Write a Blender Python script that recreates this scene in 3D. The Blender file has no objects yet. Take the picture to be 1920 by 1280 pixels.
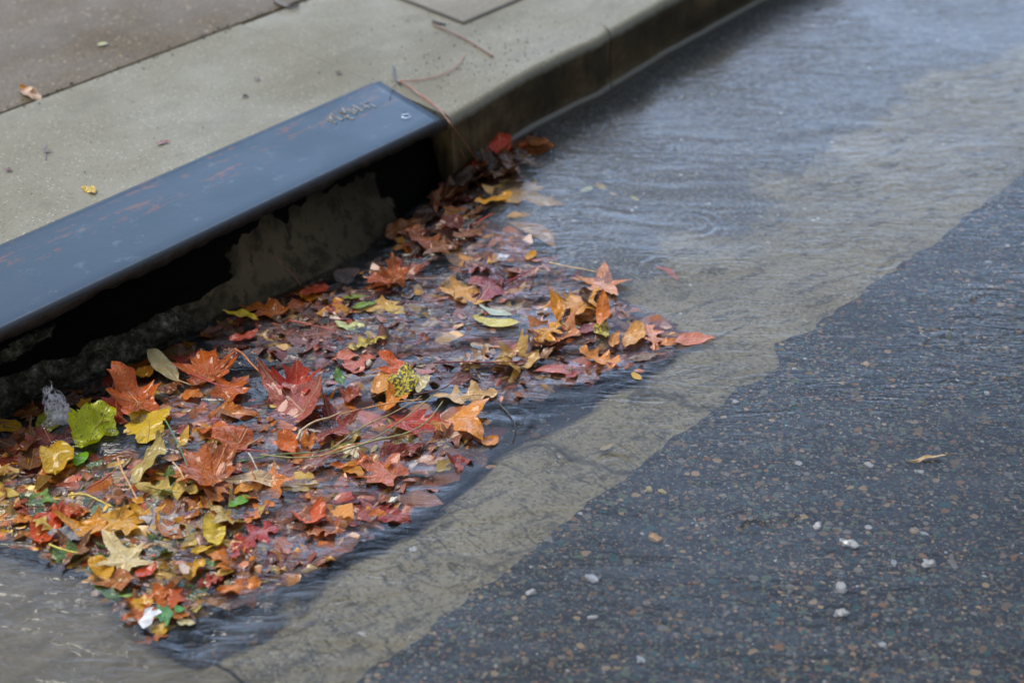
import bpy, math, random
import numpy as np
from mathutils import Vector, Matrix, noise

random.seed(11); rng = np.random.default_rng(5)
scene = bpy.context.scene
COL = scene.collection
# ------------------------------------------------------------------ frame
# world X runs along the kerb (away from the viewer), world Y points from the road to the pavement,
# water level is z = 0.  The photographer stands at the origin.
H = 1.39; PITCH = math.radians(36); HEAD = math.radians(43); LENS = 50.0
FPX = LENS / 36 * 1920
KT = 0.13                                   # kerb top
FWD = Vector((math.cos(HEAD), math.sin(HEAD), 0)); RGT = Vector((math.sin(HEAD), -math.cos(HEAD), 0))

def at(x, y, z=0.0):
    """point of the horizontal plane z seen at photo pixel x, y (survey of the place)"""
    dx = (x - 960) / FPX; dy = (640 - y) / FPX
    d = RGT * dx + FWD * (math.cos(PITCH) + dy * math.sin(PITCH)) + Vector((0, 0, -math.sin(PITCH) + dy * math.cos(PITCH)))
    t = (z - H) / d.z
    return Vector((d.x * t, d.y * t, z))

def lin(c):
    return tuple(((v / 255) / 12.92 if v / 255 <= 0.04045 else ((v / 255 + 0.055) / 1.055) ** 2.4) for v in c)

def tag(o, label=None, cat=None, group=None, kind=None):
    if label: o['label'] = label
    if cat: o['category'] = cat
    if group: o['group'] = group
    if kind: o['kind'] = kind
    return o

def link(name, me, mat=None, parent=None, smooth=True):
    o = bpy.data.objects.new(name, me); COL.objects.link(o)
    if mat and not me.materials: me.materials.append(mat)
    if parent: o.parent = parent
    if smooth and len(me.polygons):
        me.polygons.foreach_set('use_smooth', [True] * len(me.polygons))
    return o

def mesh(name, verts, faces):
    me = bpy.data.meshes.new(name)
    me.from_pydata([tuple(v) for v in verts], [], [tuple(f) for f in faces]); me.update()
    return me

def fattr(me, name, vals):
    a = me.attributes.new(name, 'FLOAT', 'POINT'); a.data.foreach_set('value', np.asarray(vals, dtype=np.float32))

# ------------------------------------------------------------------ numpy noise
_TAB = {}
def vnoise(x, y, seed=0):
    if seed not in _TAB: _TAB[seed] = np.random.default_rng(seed).random((256, 256))
    r = _TAB[seed]
    xi = np.floor(x).astype(int); yi = np.floor(y).astype(int)
    fx = x - xi; fy = y - yi
    fx = fx * fx * fx * (fx * (fx * 6 - 15) + 10); fy = fy * fy * fy * (fy * (fy * 6 - 15) + 10)
    a = r[xi & 255, yi & 255]; b = r[(xi + 1) & 255, yi & 255]; c = r[xi & 255, (yi + 1) & 255]; d = r[(xi + 1) & 255, (yi + 1) & 255]
    return (a * (1 - fx) + b * fx) * (1 - fy) + (c * (1 - fx) + d * fx) * fy - 0.5
def fbm(x, y, seed=0, o=3):
    s = 0; a = 1
    for k in range(o):
        s = s + a * vnoise(x * 2 ** k + 13.7 * k, y * 2 ** k + 5.1 * k, seed + k); a *= .5
    return s
def sstep(a, b, x):
    t = np.clip((x - a) / (b - a), 0, 1); return t * t * (3 - 2 * t)

# ------------------------------------------------------------------ node helper
class NT:
    def __init__(s, name):
        s.m = bpy.data.materials.new(name); s.m.use_nodes = True; s.t = s.m.node_tree
        s.t.nodes.clear()
        s.out = s.n('ShaderNodeOutputMaterial')
    def n(s, typ, **kw):
        nd = s.t.nodes.new(typ)
        for k, v in kw.items(): setattr(nd, k, v)
        return nd
    def l(s, a, b): s.t.links.new(a, b)
    def put(s, sock, v):
        if hasattr(v, 'is_linked') or isinstance(v, bpy.types.NodeSocket): s.l(v, sock)
        elif v is not None: sock.default_value = v
    def pos(s, scale=(1, 1, 1), rot=(0, 0, 0)):
        g = s.n('ShaderNodeNewGeometry'); m0 = s.n('ShaderNodeMapping'); mp = s.n('ShaderNodeMapping')
        s.l(g.outputs['Position'], m0.inputs['Vector']); s.l(m0.outputs[0], mp.inputs['Vector'])
        mp.inputs['Scale'].default_value = scale; m0.inputs['Rotation'].default_value = rot
        return mp.outputs[0]
    def objco(s):
        return s.n('ShaderNodeTexCoord').outputs['Object']
    def noise(s, vec, scale, detail=3, rough=.55, dist=0):
        nd = s.n('ShaderNodeTexNoise'); s.l(vec, nd.inputs['Vector'])
        nd.inputs['Scale'].default_value = scale; nd.inputs['Detail'].default_value = detail
        nd.inputs['Roughness'].default_value = rough; nd.inputs['Distortion'].default_value = dist
        return nd.outputs['Fac']
    def vor(s, vec, scale, feature='F1', rnd=1.0):
        nd = s.n('ShaderNodeTexVoronoi', feature=feature); s.l(vec, nd.inputs['Vector'])
        nd.inputs['Scale'].default_value = scale; nd.inputs['Randomness'].default_value = rnd
        return nd.outputs
    def math(s, op, a, b=None, c=None, clamp=False):
        nd = s.n('ShaderNodeMath', operation=op, use_clamp=clamp)
        s.put(nd.inputs[0], a)
        if b is not None: s.put(nd.inputs[1], b)
        if c is not None: s.put(nd.inputs[2], c)
        return nd.outputs[0]
    def ramp(s, fac, stops, interp='LINEAR'):
        nd = s.n('ShaderNodeValToRGB'); s.l(fac, nd.inputs[0]); cr = nd.color_ramp; cr.interpolation = interp
        while len(cr.elements) < len(stops): cr.elements.new(0.5)
        for e, (p, c) in zip(cr.elements, stops):
            e.position = p; e.color = (*c, 1) if isinstance(c, tuple) else (c, c, c, 1)
        return nd.outputs[0]
    def maprange(s, v, a, b, c=0., d=1., smooth=True):
        nd = s.n('ShaderNodeMapRange'); nd.interpolation_type = 'SMOOTHSTEP' if smooth else 'LINEAR'
        s.l(v, nd.inputs[0])
        for i, q in enumerate((a, b, c, d)): s.put(nd.inputs[i + 1], q)
        return nd.outputs[0]
    def mix(s, fac, a, b, blend='MIX'):
        nd = s.n('ShaderNodeMix', data_type='RGBA', blend_type=blend)
        s.put(nd.inputs[0], fac)
        s.put(nd.inputs[6], (*a, 1) if isinstance(a, tuple) else a); s.put(nd.inputs[7], (*b, 1) if isinstance(b, tuple) else b)
        return nd.outputs[2]
    def bump(s, h, strength, dist, normal=None):
        nd = s.n('ShaderNodeBump'); s.l(h, nd.inputs['Height']); nd.inputs['Strength'].default_value = strength
        nd.inputs['Distance'].default_value = dist
        if normal is not None: s.l(normal, nd.inputs['Normal'])
        return nd.outputs[0]
    def attr(s, name):
        nd = s.n('ShaderNodeAttribute'); nd.attribute_name = name; return nd
    def bsdf(s, col, rough=.5, normal=None, spec=.5, coat=0, metal=0, **kw):
        b = s.n('ShaderNodeBsdfPrincipled')
        s.put(b.inputs['Base Color'], (*col, 1) if isinstance(col, tuple) else col)
        s.put(b.inputs['Roughness'], rough); s.put(b.inputs['Specular IOR Level'], spec)
        b.inputs['Metallic'].default_value = metal
        s.put(b.inputs['Coat Weight'], coat)
        if coat: b.inputs['Coat Roughness'].default_value = kw.get('coatr', .12)
        if normal is not None: s.l(normal, b.inputs['Normal'])
        s.l(b.outputs[0], s.out.inputs[0]); return b

# ------------------------------------------------------------------ materials
def mat_concrete(name, c1, c2, spk=(.75, .74, .68), dark=(.08, .075, .065), agg=220, rough=.62, aggamt=.42, coat=.06):
    t = NT(name); p = t.pos()
    big = t.noise(p, 3.2, 5, .62); med = t.noise(p, 38, 4, .6)
    col = t.mix(t.maprange(big, .32, .68), c1, c2)
    col = t.mix(t.maprange(med, .42, .72, 0, .45), col, tuple(v * .72 for v in c1))
    v = t.vor(p, agg); sep = t.n('ShaderNodeSeparateColor'); t.l(v['Color'], sep.inputs[0])
    lightm = t.math('MULTIPLY', t.maprange(sep.outputs[0], .86, .92), t.maprange(v['Distance'], .42, .22))
    darkm = t.math('MULTIPLY', t.maprange(sep.outputs[1], .82, .9), t.maprange(v['Distance'], .45, .25))
    v2 = t.vor(p, agg * 2.7); s2 = t.n('ShaderNodeSeparateColor'); t.l(v2['Color'], s2.inputs[0])
    grain = t.mix(t.math('MULTIPLY', s2.outputs[0], aggamt), col, tuple(v * 1.45 for v in c1))
    grain = t.mix(t.math('MULTIPLY', s2.outputs[2], aggamt), grain, tuple(v * .55 for v in c1))
    col = t.mix(t.math('MULTIPLY', lightm, .5), grain, spk)
    col = t.mix(t.math('MULTIPLY', darkm, .7), col, dark)
    st_ = t.noise(t.pos((1, 2.4, 1)), 1.6, 6, .7, .8); col = t.mix(t.maprange(st_, .48, .68, 0, .55), col, tuple(v * .58 for v in c1))
    col = t.mix(t.maprange(t.noise(p, 11, 5, .7), .56, .75, 0, .4), col, (.10, .092, .06))
    # dark dirt specks
    v3 = t.vor(p, 26); s3 = t.n('ShaderNodeSeparateColor'); t.l(v3['Color'], s3.inputs[0])
    spm = t.math('MULTIPLY', t.maprange(s3.outputs[0], .86, .88), t.maprange(t.math('ADD', v3['Distance'], t.math('MULTIPLY', med, .12)), .16, .11))
    col = t.mix(t.math('MULTIPLY', spm, .75), col, (.03, .028, .025))
    h = t.math('ADD', t.noise(p, 420, 3), t.math('MULTIPLY', med, .8))
    nrm = t.bump(h, .35, .0012)
    t.bsdf(col, t.maprange(big, .3, .7, rough - .08, rough + .12), nrm, .28, 0)
    return t

M = {}
M['kerb'] = mat_concrete('kerb_concrete', (.262, .248, .182), (.190, .180, .132)).m
M['slab'] = mat_concrete('aggregate_pavement', (.150, .112, .062), (.075, .056, .033), spk=(.55, .42, .28), agg=95, aggamt=.85).m
M['slab2'] = mat_concrete('pale_pavement', (.26, .235, .185), (.20, .18, .14), aggamt=.3).m

def mat_face():
    t = NT('wet_kerb_face'); p = t.pos(); st = t.pos((2.5, 2.5, 16)); st2 = t.pos((18, 18, 2.5))
    a = t.noise(p, 9, 6, .65); b = t.noise(st2, 3.2, 4, .6); c = t.noise(p, 60, 4, .65)
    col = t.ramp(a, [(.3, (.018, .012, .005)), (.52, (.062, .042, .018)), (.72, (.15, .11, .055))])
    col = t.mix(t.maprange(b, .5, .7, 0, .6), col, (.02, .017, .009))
    g = t.n('ShaderNodeNewGeometry'); s = t.n('ShaderNodeSeparateXYZ'); t.l(g.outputs['Position'], s.inputs[0])
    top = t.maprange(t.math('ADD', s.outputs[2], t.math('MULTIPLY', c, .016)), .112, .130)
    col = t.mix(top, col, (.26, .25, .20))
    gleam_toe = t.math('MULTIPLY', t.maprange(s.outputs[2], .010, .0075), t.maprange(s.outputs[0], 1.78, 1.9))
    col = t.mix(t.math('MULTIPLY', gleam_toe, .8), col, (.24, .235, .21))  # pale tint paints the bright waterline along the kerb foot
    col = t.mix(t.maprange(c, .62, .72, 0, .6), col, (.008, .007, .005))
    t.bsdf(col, .6, t.bump(t.math('ADD', c, t.noise(p, 220, 3)), .5, .003), .25, 0)
    return t.m
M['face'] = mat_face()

def mat_gutter():
    t = NT('submerged_gutter_concrete'); p = t.pos(); stp = t.pos((1, 3.2, 1), (0, 0, .35))
    g = t.n('ShaderNodeNewGeometry'); s = t.n('ShaderNodeSeparateXYZ'); t.l(g.outputs['Position'], s.inputs[0])
    a = t.noise(p, 4.5, 5, .6); b = t.noise(stp, 15, 4, .6, .6); c = t.noise(p, 90, 3, .6)
    col = t.mix(t.maprange(a, .35, .7), (.35, .30, .19), (.235, .20, .125))
    col = t.mix(t.maprange(b, .50, .66, 0, .75), col, (.075, .066, .048))
    rp = t.noise(t.pos((14, 60, 1), (0, 0, math.radians(96))), 1.0, 3, .6, 1.4); col = t.mix(t.math('MULTIPLY', t.maprange(rp, .54, .66), t.maprange(s.outputs[0], 1.9, 1.2, 0, .8)), col, (.06, .055, .045))
    # strip beside the kerb is darker and bluer, the sand lies on the road side
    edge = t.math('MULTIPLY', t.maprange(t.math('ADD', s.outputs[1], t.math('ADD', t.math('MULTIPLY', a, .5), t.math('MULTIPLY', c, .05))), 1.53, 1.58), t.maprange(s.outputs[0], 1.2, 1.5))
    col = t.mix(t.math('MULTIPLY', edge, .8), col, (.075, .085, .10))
    v = t.vor(p, 230); sp = t.n('ShaderNodeSeparateColor'); t.l(v['Color'], sp.inputs[0])
    col = t.mix(t.maprange(sp.outputs[0], .5, .95, 0, .55), col, (.38, .34, .24))
    col = t.mix(t.maprange(sp.outputs[1], .6, .95, 0, .5), col, (.06, .054, .042))
    lm = t.math('MULTIPLY', t.maprange(sp.outputs[2], .9, .95), t.maprange(v['Distance'], .45, .3))
    col = t.mix(t.math('MULTIPLY', lm, .5), col, (.6, .56, .45))
    v3 = t.vor(p, 75); s3 = t.n('ShaderNodeSeparateColor'); t.l(v3['Color'], s3.inputs[0])
    wm = t.math('MULTIPLY', t.maprange(t.math('ADD', s3.outputs[0], t.math('MULTIPLY', edge, .05)), .975, .98), t.maprange(t.math('SUBTRACT', v3['Distance'], t.math('MULTIPLY', s3.outputs[1], .3)), .04, -.02))
    col = t.mix(t.math('MULTIPLY', wm, .8), col, (.7, .7, .67))
    # hairline cracks in the pan
    vd = t.n('ShaderNodeTexVoronoi', feature='DISTANCE_TO_EDGE'); wv = t.n('ShaderNodeVectorMath', operation='ADD')
    nn = t.n('ShaderNodeTexNoise'); t.l(p, nn.inputs['Vector']); nn.inputs['Scale'].default_value = 9; nn.inputs['Detail'].default_value = 4
    sc = t.n('ShaderNodeVectorMath', operation='SCALE'); t.l(nn.outputs['Color'], sc.inputs[0]); sc.inputs['Scale'].default_value = .09
    t.l(p, wv.inputs[0]); t.l(sc.outputs[0], wv.inputs[1]); t.l(wv.outputs[0], vd.inputs['Vector']); vd.inputs['Scale'].default_value = 2.3
    cr = t.math('MULTIPLY', t.maprange(vd.outputs[0], .016, .003), t.math('MULTIPLY', t.maprange(s.outputs[0], 1.75, 1.45), t.maprange(s.outputs[0], .9, 1.05)))
    col = t.mix(t.math('MULTIPLY', cr, .6), col, (.03, .028, .025))
    # dark silt and pebbles that fill the sunken catch area
    ba = t.attr('basin').outputs['Fac']
    bm = t.maprange(t.math('ADD', ba, t.math('MULTIPLY', t.math('SUBTRACT', t.noise(p, 22, 4, .6), .5), .9)), .30, .62)
    mud = t.ramp(t.noise(p, 14, 5, .6), [(.3, (.018, .022, .032)), (.55, (.05, .054, .062)), (.75, (.13, .095, .065))])
    for scale, thr in ((160, .3), (95, .5), (55, .8)):
        v4 = t.vor(p, scale); s4 = t.n('ShaderNodeSeparateColor'); t.l(v4['Color'], s4.inputs[0])
        c4 = t.ramp(s4.outputs[1], [(0, (.03, .05, .07)), (.25, (.07, .11, .11)), (.45, (.20, .11, .06)), (.62, (.06, .055, .06)), (.78, (.13, .06, .05)), (.9, (.32, .29, .22))], 'CONSTANT')
        m4 = t.math('MULTIPLY', t.maprange(s4.outputs[0], thr, thr + .03), t.maprange(v4['Distance'], .5, .38))
        mud = t.mix(t.math('MULTIPLY', m4, .85), mud, c4)
    apr = t.maprange(s.outputs[0], .70, .58); col = t.mix(t.math('MULTIPLY', apr, .7), col, t.mix(t.maprange(t.noise(stp, 9, 5, .65, .5), .42, .62), (.175, .14, .088), (.085, .068, .044)))
    col = t.mix(t.math('MULTIPLY', t.math('MULTIPLY', apr, sp.outputs[1]), .35), col, (.26, .21, .13))
    jt = t.math('MULTIPLY', t.maprange(t.math('ABSOLUTE', t.math('SUBTRACT', t.math('ADD', s.outputs[0], t.math('MULTIPLY', t.noise(p, 25, 3), .012)), .652)), .005, .0015), t.maprange(s.outputs[1], 1.17, 1.15)); col = t.mix(t.math('MULTIPLY', jt, .9), col, (.012, .011, .01))
    col = t.mix(bm, col, mud)
    t.bsdf(col, .7, t.bump(t.math('ADD', c, b), .4, .004), .3)
    return t.m
M['gutter'] = mat_gutter()

def mat_asphalt(name='asphalt_aggregate', tint=1.0, blue=(.023, .025, .030)):
    t = NT(name); p0 = t.pos((1, 1, 1), (0, 0, math.radians(47))); 
    mp = t.n('ShaderNodeMapping'); t.l(p0, mp.inputs[0]); mp.inputs['Scale'].default_value = (.82, 1.0, 1)
    nn = t.n('ShaderNodeTexNoise'); t.l(mp.outputs[0], nn.inputs['Vector']); nn.inputs['Scale'].default_value = 120; nn.inputs['Detail'].default_value = 2
    sc = t.n('ShaderNodeVectorMath', operation='SCALE'); t.l(nn.outputs['Color'], sc.inputs[0]); sc.inputs['Scale'].default_value = .006
    ad = t.n('ShaderNodeVectorMath', operation='ADD'); t.l(mp.outputs[0], ad.inputs[0]); t.l(sc.outputs[0], ad.inputs[1]); p = ad.outputs[0]
    big = t.noise(p, 2.1, 4); med = t.noise(p, 25, 4, .6)
    col = t.mix(t.maprange(med, .35, .7), blue, tuple(v * 2.1 for v in blue))
    pal = [(0, (.014, .016, .022)), (.22, (.07, .095, .11)), (.36, (.04, .14, .14)), (.44, (.15, .15, .14)), (.54, (.28, .19, .09)), (.66, (.42, .21, .09)), (.715, (.17, .075, .055)), (.75, (.17, .22, .13)), (.86, (.33, .30, .25)), (.95, (.62, .42, .22))]
    hs = []
    for scale, thr, amt, rad in ((300, .10, .85, .6), (165, .22, .9, .6), (105, .50, .95, .55), (66, .76, .95, .46)):
        v = t.vor(p, scale); s = t.n('ShaderNodeSeparateColor'); t.l(v['Color'], s.inputs[0])
        r_ = t.math('MULTIPLY', t.math('MULTIPLY_ADD', s.outputs[2], .5, .5), rad)
        m = t.math('MULTIPLY', t.maprange(s.outputs[0], thr, thr + .02), t.maprange(t.math('SUBTRACT', v['Distance'], r_), .03, -.05))
        c = t.ramp(s.outputs[1], pal, 'CONSTANT')
        c = t.mix(t.math('MULTIPLY', s.outputs[2], .3), c, (.06, .07, .08))
        col = t.mix(t.math('MULTIPLY', m, amt), col, c); hs.append(m)
    for scale, thr, rad in ((48, .978, .30), (83, .985, .34), (150, .988, .42), (240, .985, .45)):
        v = t.vor(p, scale); s = t.n('ShaderNodeSeparateColor'); t.l(v['Color'], s.inputs[0])
        r_ = t.math('MULTIPLY', t.math('MULTIPLY_ADD', s.outputs[2], .75, .25), rad)
        m = t.math('MULTIPLY', t.maprange(s.outputs[0], thr, thr + .003), t.maprange(t.math('SUBTRACT', t.math('ADD', v['Distance'], t.math('MULTIPLY', med, .12)), r_), .04, -.02))
        col = t.mix(t.math('MULTIPLY', m, .85), col, (.66, .67, .68))
    col = t.mix(t.maprange(big, .3, .7, 0, .35), col, tuple(v * .8 for v in blue))
    h = t.math('ADD', t.math('ADD', hs[1], hs[2]), med)
    t.bsdf(col, .6, t.bump(h, .5, .0025), .35)
    return t.m
M['asphalt'] = mat_asphalt()

def mat_plate():
    t = NT('wet_steel_plate'); p = t.pos(); g = t.n('ShaderNodeNewGeometry'); s = t.n('ShaderNodeSeparateXYZ'); t.l(g.outputs['Position'], s.inputs[0])
    a = t.noise(p, 7, 5, .62); st = t.noise(t.pos((2, 9, 1)), 6, 5, .7); f = t.noise(p, 300, 3)
    col = t.mix(t.maprange(a, .3, .7), (.012, .036, .070), (.024, .058, .100))
    # rust bloom following the back third of the plate
    band = t.math('MULTIPLY', t.maprange(s.outputs[1], 1.87, 1.91), t.maprange(s.outputs[1], 2.0, 1.97))
    rust = t.math('MULTIPLY', band, t.maprange(t.math('ADD', st, t.math('MULTIPLY', t.noise(p, 55, 4, .7), .5)), .78, .92))
    col = t.mix(t.math('MULTIPLY', rust, .6), col, (.19, .075, .042))
    col = t.mix(t.maprange(t.noise(p, 22, 4, .7), .58, .74, 0, .55), col, (.10, .15, .19))
    pit = t.noise(p, 120, 4, .7); col = t.mix(t.maprange(pit, .6, .72, 0, .55), col, (.012, .016, .022))
    scr = t.noise(t.pos((3, 190, 1), (0, 0, -.12)), 2.0, 2, .5); col = t.mix(t.math('MULTIPLY', t.maprange(scr, .70, .74), t.maprange(t.noise(p, 6, 2), .55, .62, 0, .5)), col, (.16, .19, .22))
    edge_ = t.maprange(t.math('ADD', s.outputs[1], t.math('MULTIPLY', t.noise(p, 70, 4, .7), .008)), 1.787, 1.781); col = t.mix(t.math('MULTIPLY', edge_, .5), col, (.16, .18, .2))
    nrm = t.bump(t.math('ADD', t.math('MULTIPLY', f, .5), t.noise(t.pos((3, 3, 3)), 9, 3)), .3, .0012)
    t.bsdf(col, t.maprange(a, .35, .7, .36, .5), nrm, .24, 0, 0.0, coatr=.3)
    return t.m
M['plate'] = mat_plate()
def mat_lip():
    t = NT('rusty_plate_edge'); p = t.pos(); a = t.noise(p, 45, 5, .7); b = t.noise(p, 8, 3)
    col = t.ramp(a, [(.35, (.008, .008, .009)), (.6, (.028, .026, .026)), (.78, (.07, .04, .03))])
    t.bsdf(col, .5, t.bump(a, .8, .004), .5)
    return t.m
M['lip'] = mat_lip()
def mat_wall():
    t = NT('tar_and_void_wall'); p = t.pos(); at_ = t.attr('bare')
    a = t.noise(p, 30, 6, .68); b = t.noise(p, 8, 4, .6); c = t.noise(p, 160, 3)
    con = t.ramp(a, [(.30, (.05, .045, .030)), (.5, (.15, .135, .095)), (.68, (.27, .245, .175))])
    con = t.mix(t.maprange(b, .45, .65, 0, .6), con, (.030, .030, .018))
    ra = t.attr('rough').outputs['Fac']; f1 = t.noise(p, 70, 6, .75); f2 = t.noise(p, 17, 4, .6)
    rk = t.ramp(t.math('MULTIPLY_ADD', f1, .7, t.math('MULTIPLY', f2, .35)), [(.40, (.006, .006, .004)), (.52, (.045, .042, .028)), (.60, (.13, .125, .095)), (.70, (.36, .35, .28))])
    sm = t.mix(t.maprange(f2, .45, .62, 0, .8), (.13, .104, .062), (.040, .031, .018))
    sm = t.mix(t.maprange(t.noise(t.pos((26, 26, 5)), 2.2, 4, .7), .52, .66, 0, .8), sm, (.03, .027, .018))
    con = t.mix(ra, sm, rk)
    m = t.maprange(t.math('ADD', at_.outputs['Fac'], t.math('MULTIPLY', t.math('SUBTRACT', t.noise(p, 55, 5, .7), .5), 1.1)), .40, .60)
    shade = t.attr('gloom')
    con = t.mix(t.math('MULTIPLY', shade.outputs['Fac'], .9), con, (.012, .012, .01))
    col = t.mix(m, (.0012, .0012, .0012), con)  # painted black stands for tar and for the dark void under the cover
    t.bsdf(col, .8, t.bump(t.math('ADD', a, t.math('MULTIPLY', c, .4)), .6, .004), .06)
    return t.m
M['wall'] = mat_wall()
def plain(name, c, rough=.5, var=.3, sc=60, coat=0, spec=.5):
    t = NT(name); p = t.pos(); a = t.noise(p, sc, 4)
    col = t.mix(t.maprange(a, .3, .7, 0, 1), c, tuple(v * (1 - var) for v in c))
    t.bsdf(col, rough, t.bump(a, .3, .002), spec, coat); return t.m
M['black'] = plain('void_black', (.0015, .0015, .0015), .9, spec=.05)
M['dirt'] = plain('joint_dirt', (.05, .045, .035), .8)

def mat_leaf(name, litter=False):
    t = NT(name); oc = t.objco()
    if litter:
        base = t.attr('col').outputs['Color']; spots = None
    else:
        oi = t.n('ShaderNodeObjectInfo'); base = oi.outputs['Color']; spots = oi.outputs['Alpha']
    if litter:
        v3 = oc; vd = ve = va = None
    else:
        rn = t.n('ShaderNodeVectorMath', operation='ADD'); t.l(oc, rn.inputs[0]); cx = t.n('ShaderNodeCombineXYZ')
        r = t.math('MULTIPLY', oi.outputs['Random'], 37.0); t.l(r, cx.inputs[0]); t.l(r, cx.inputs[1]); t.l(cx.outputs[0], rn.inputs[1])
        v3 = rn.outputs[0]
    sc = 60 if litter else 2.6
    a = t.noise(v3, sc, 5, .65); b = t.noise(v3, sc * 6, 4, .6)
    dk = t.mix(1.0, base, (.58, .47, .38), 'MULTIPLY')
    lt = t.mix(.30, base, (.95, .66, .30))
    col = t.mix(t.maprange(a, .47, .76, 0, .7), base, dk)
    col = t.mix(t.maprange(a, .46, .25, 0, .55), col, lt)
    if not litter:
        vd = t.attr('vd').outputs['Fac']; va = t.attr('va').outputs['Fac']; ed = t.attr('ed').outputs['Fac']
        # blotches
        sp = t.maprange(t.math('ADD', b, t.math('MULTIPLY', t.math('SUBTRACT', spots, 1.0), .55)), .46, .52)
        col = t.mix(t.math('MULTIPLY', sp, .92), col, (.03, .022, .012))
        # browned rim
        rim = t.maprange(t.math('ADD', ed, t.math('MULTIPLY', t.math('SUBTRACT', a, .5), .9)), .9, 1.12)
        col = t.mix(t.math('MULTIPLY', rim, .55), col, dk)
        vein = t.maprange(vd, .016, .003)
        w = t.math('SINE', t.math('MULTIPLY', t.math('SUBTRACT', va, t.math('MULTIPLY', vd, .9)), 62.0))
        sv = t.maprange(w, .90, 1.0)
        vcol = t.mix(.45, base, (.85, .62, .32))
        col = t.mix(t.math('MULTIPLY', vein, .75), col, vcol)
        col = t.mix(t.math('MULTIPLY', sv, .38), col, vcol)
        h = t.math('ADD', t.math('ADD', t.math('MULTIPLY', sv, .35), t.math('MULTIPLY', vein, .8)), t.math('MULTIPLY', b, .7))
        nrm = t.bump(h, .55, .03)
    else:
        nrm = t.bump(b, .4, .004)
    hs = t.n('ShaderNodeHueSaturation'); hs.inputs['Saturation'].default_value = 1.06; hs.inputs['Hue'].default_value = .501; t.l(col, hs.inputs['Color'])
    B = t.bsdf(hs.outputs[0], t.maprange(b, .3, .7, .16, .34), nrm, .5, .5, coatr=.06)
    if not litter:
        tr = t.n('ShaderNodeBsdfTranslucent'); t.l(hs.outputs[0], tr.inputs[0]); t.l(nrm, tr.inputs['Normal'])
        mx = t.n('ShaderNodeMixShader'); mx.inputs[0].default_value = .18
        t.l(B.outputs[0], mx.inputs[1]); t.l(tr.outputs[0], mx.inputs[2]); t.l(mx.outputs[0], t.out.inputs[0])
    return t.m
M['leaf'] = mat_leaf('wet_leaf'); M['litter'] = mat_leaf('sunken_litter', True)

def mat_stem():
    t = NT('leaf_stem'); oi = t.n('ShaderNodeObjectInfo'); a = t.noise(t.pos(), 140, 3)
    col = t.mix(t.maprange(a, .35, .65, 0, .6), oi.outputs['Color'], t.mix(1., oi.outputs['Color'], (.5, .4, .35), 'MULTIPLY'))
    t.bsdf(col, .35, t.bump(a, .3, .001), .5, .2); return t.m
M['stem'] = mat_stem()

def mat_water():
    t = NT('running_water')
    # two families of fine ripples, drawn out along the current
    A = t.noise(t.pos((9, 34, 1), (0, 0, math.radians(50))), 1.0, 2, .5, 2.6)
    Bn = t.noise(t.pos((36, 170, 1), (0, 0, math.radians(60))), 1.0, 2, .6, .6)
    C = t.noise(t.pos((1, 1, 1)), 26, 3, .5, .7)
    h = t.math('ADD', t.math('ADD', A, t.math('MULTIPLY', Bn, .10)), t.math('MULTIPLY', C, .9))
    nrm = t.bump(t.math('MULTIPLY', h, t.attr('chop').outputs['Fac']), 1.0, .0034)
    g = t.n('ShaderNodeBsdfGlass'); g.inputs['IOR'].default_value = 1.38; g.inputs['Roughness'].default_value = .045
    g.inputs['Color'].default_value = (.95, .965, .975, 1); t.l(nrm, g.inputs['Normal'])
    # milky blur and sky sheen of fast water, painted as diffuse colour
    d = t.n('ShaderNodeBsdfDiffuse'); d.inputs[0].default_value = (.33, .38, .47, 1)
    sheen_fac = t.attr('veil').outputs['Fac']
    m = t.n('ShaderNodeMixShader'); t.l(sheen_fac, m.inputs[0]); t.l(g.outputs[0], m.inputs[1]); t.l(d.outputs[0], m.inputs[2])
    t.l(m.outputs[0], t.out.inputs[0]); return t.m
M['water'] = mat_water()

# ------------------------------------------------------------------ setting
def sheet(name, us, ns, zf, mat, kind='structure'):
    U, N = np.meshgrid(us, ns, indexing='ij'); Z = zf(U, N)
    V = np.stack([U.ravel(), N.ravel(), Z.ravel()], 1); a, b = len(us), len(ns)
    I = np.arange(a * b).reshape(a, b)
    F = np.stack([I[:-1, :-1].ravel(), I[1:, :-1].ravel(), I[1:, 1:].ravel(), I[:-1, 1:].ravel()], 1)
    me = bpy.data.meshes.new(name)
    me.vertices.add(len(V)); me.vertices.foreach_set('co', V.ravel().astype(np.float32))
    me.loops.add(F.size); me.loops.foreach_set('vertex_index', F.ravel().astype(np.int32))
    me.polygons.add(len(F)); me.polygons.foreach_set('loop_start', np.arange(0, F.size, 4, dtype=np.int32))
    me.polygons.foreach_set('loop_total', np.full(len(F), 4, dtype=np.int32)); me.update(calc_edges=True)
    o = link(name, me, mat); o['kind'] = kind
    return o, U, N

def spaced(lo, a, b, hi, step, far=14):
    l = a - np.geomspace(step * 2, a - lo, far)[::-1]; r = b + np.geomspace(step * 2, hi - b, far)
    return np.concatenate([l, np.arange(a, b + step / 2, step), r])

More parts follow.
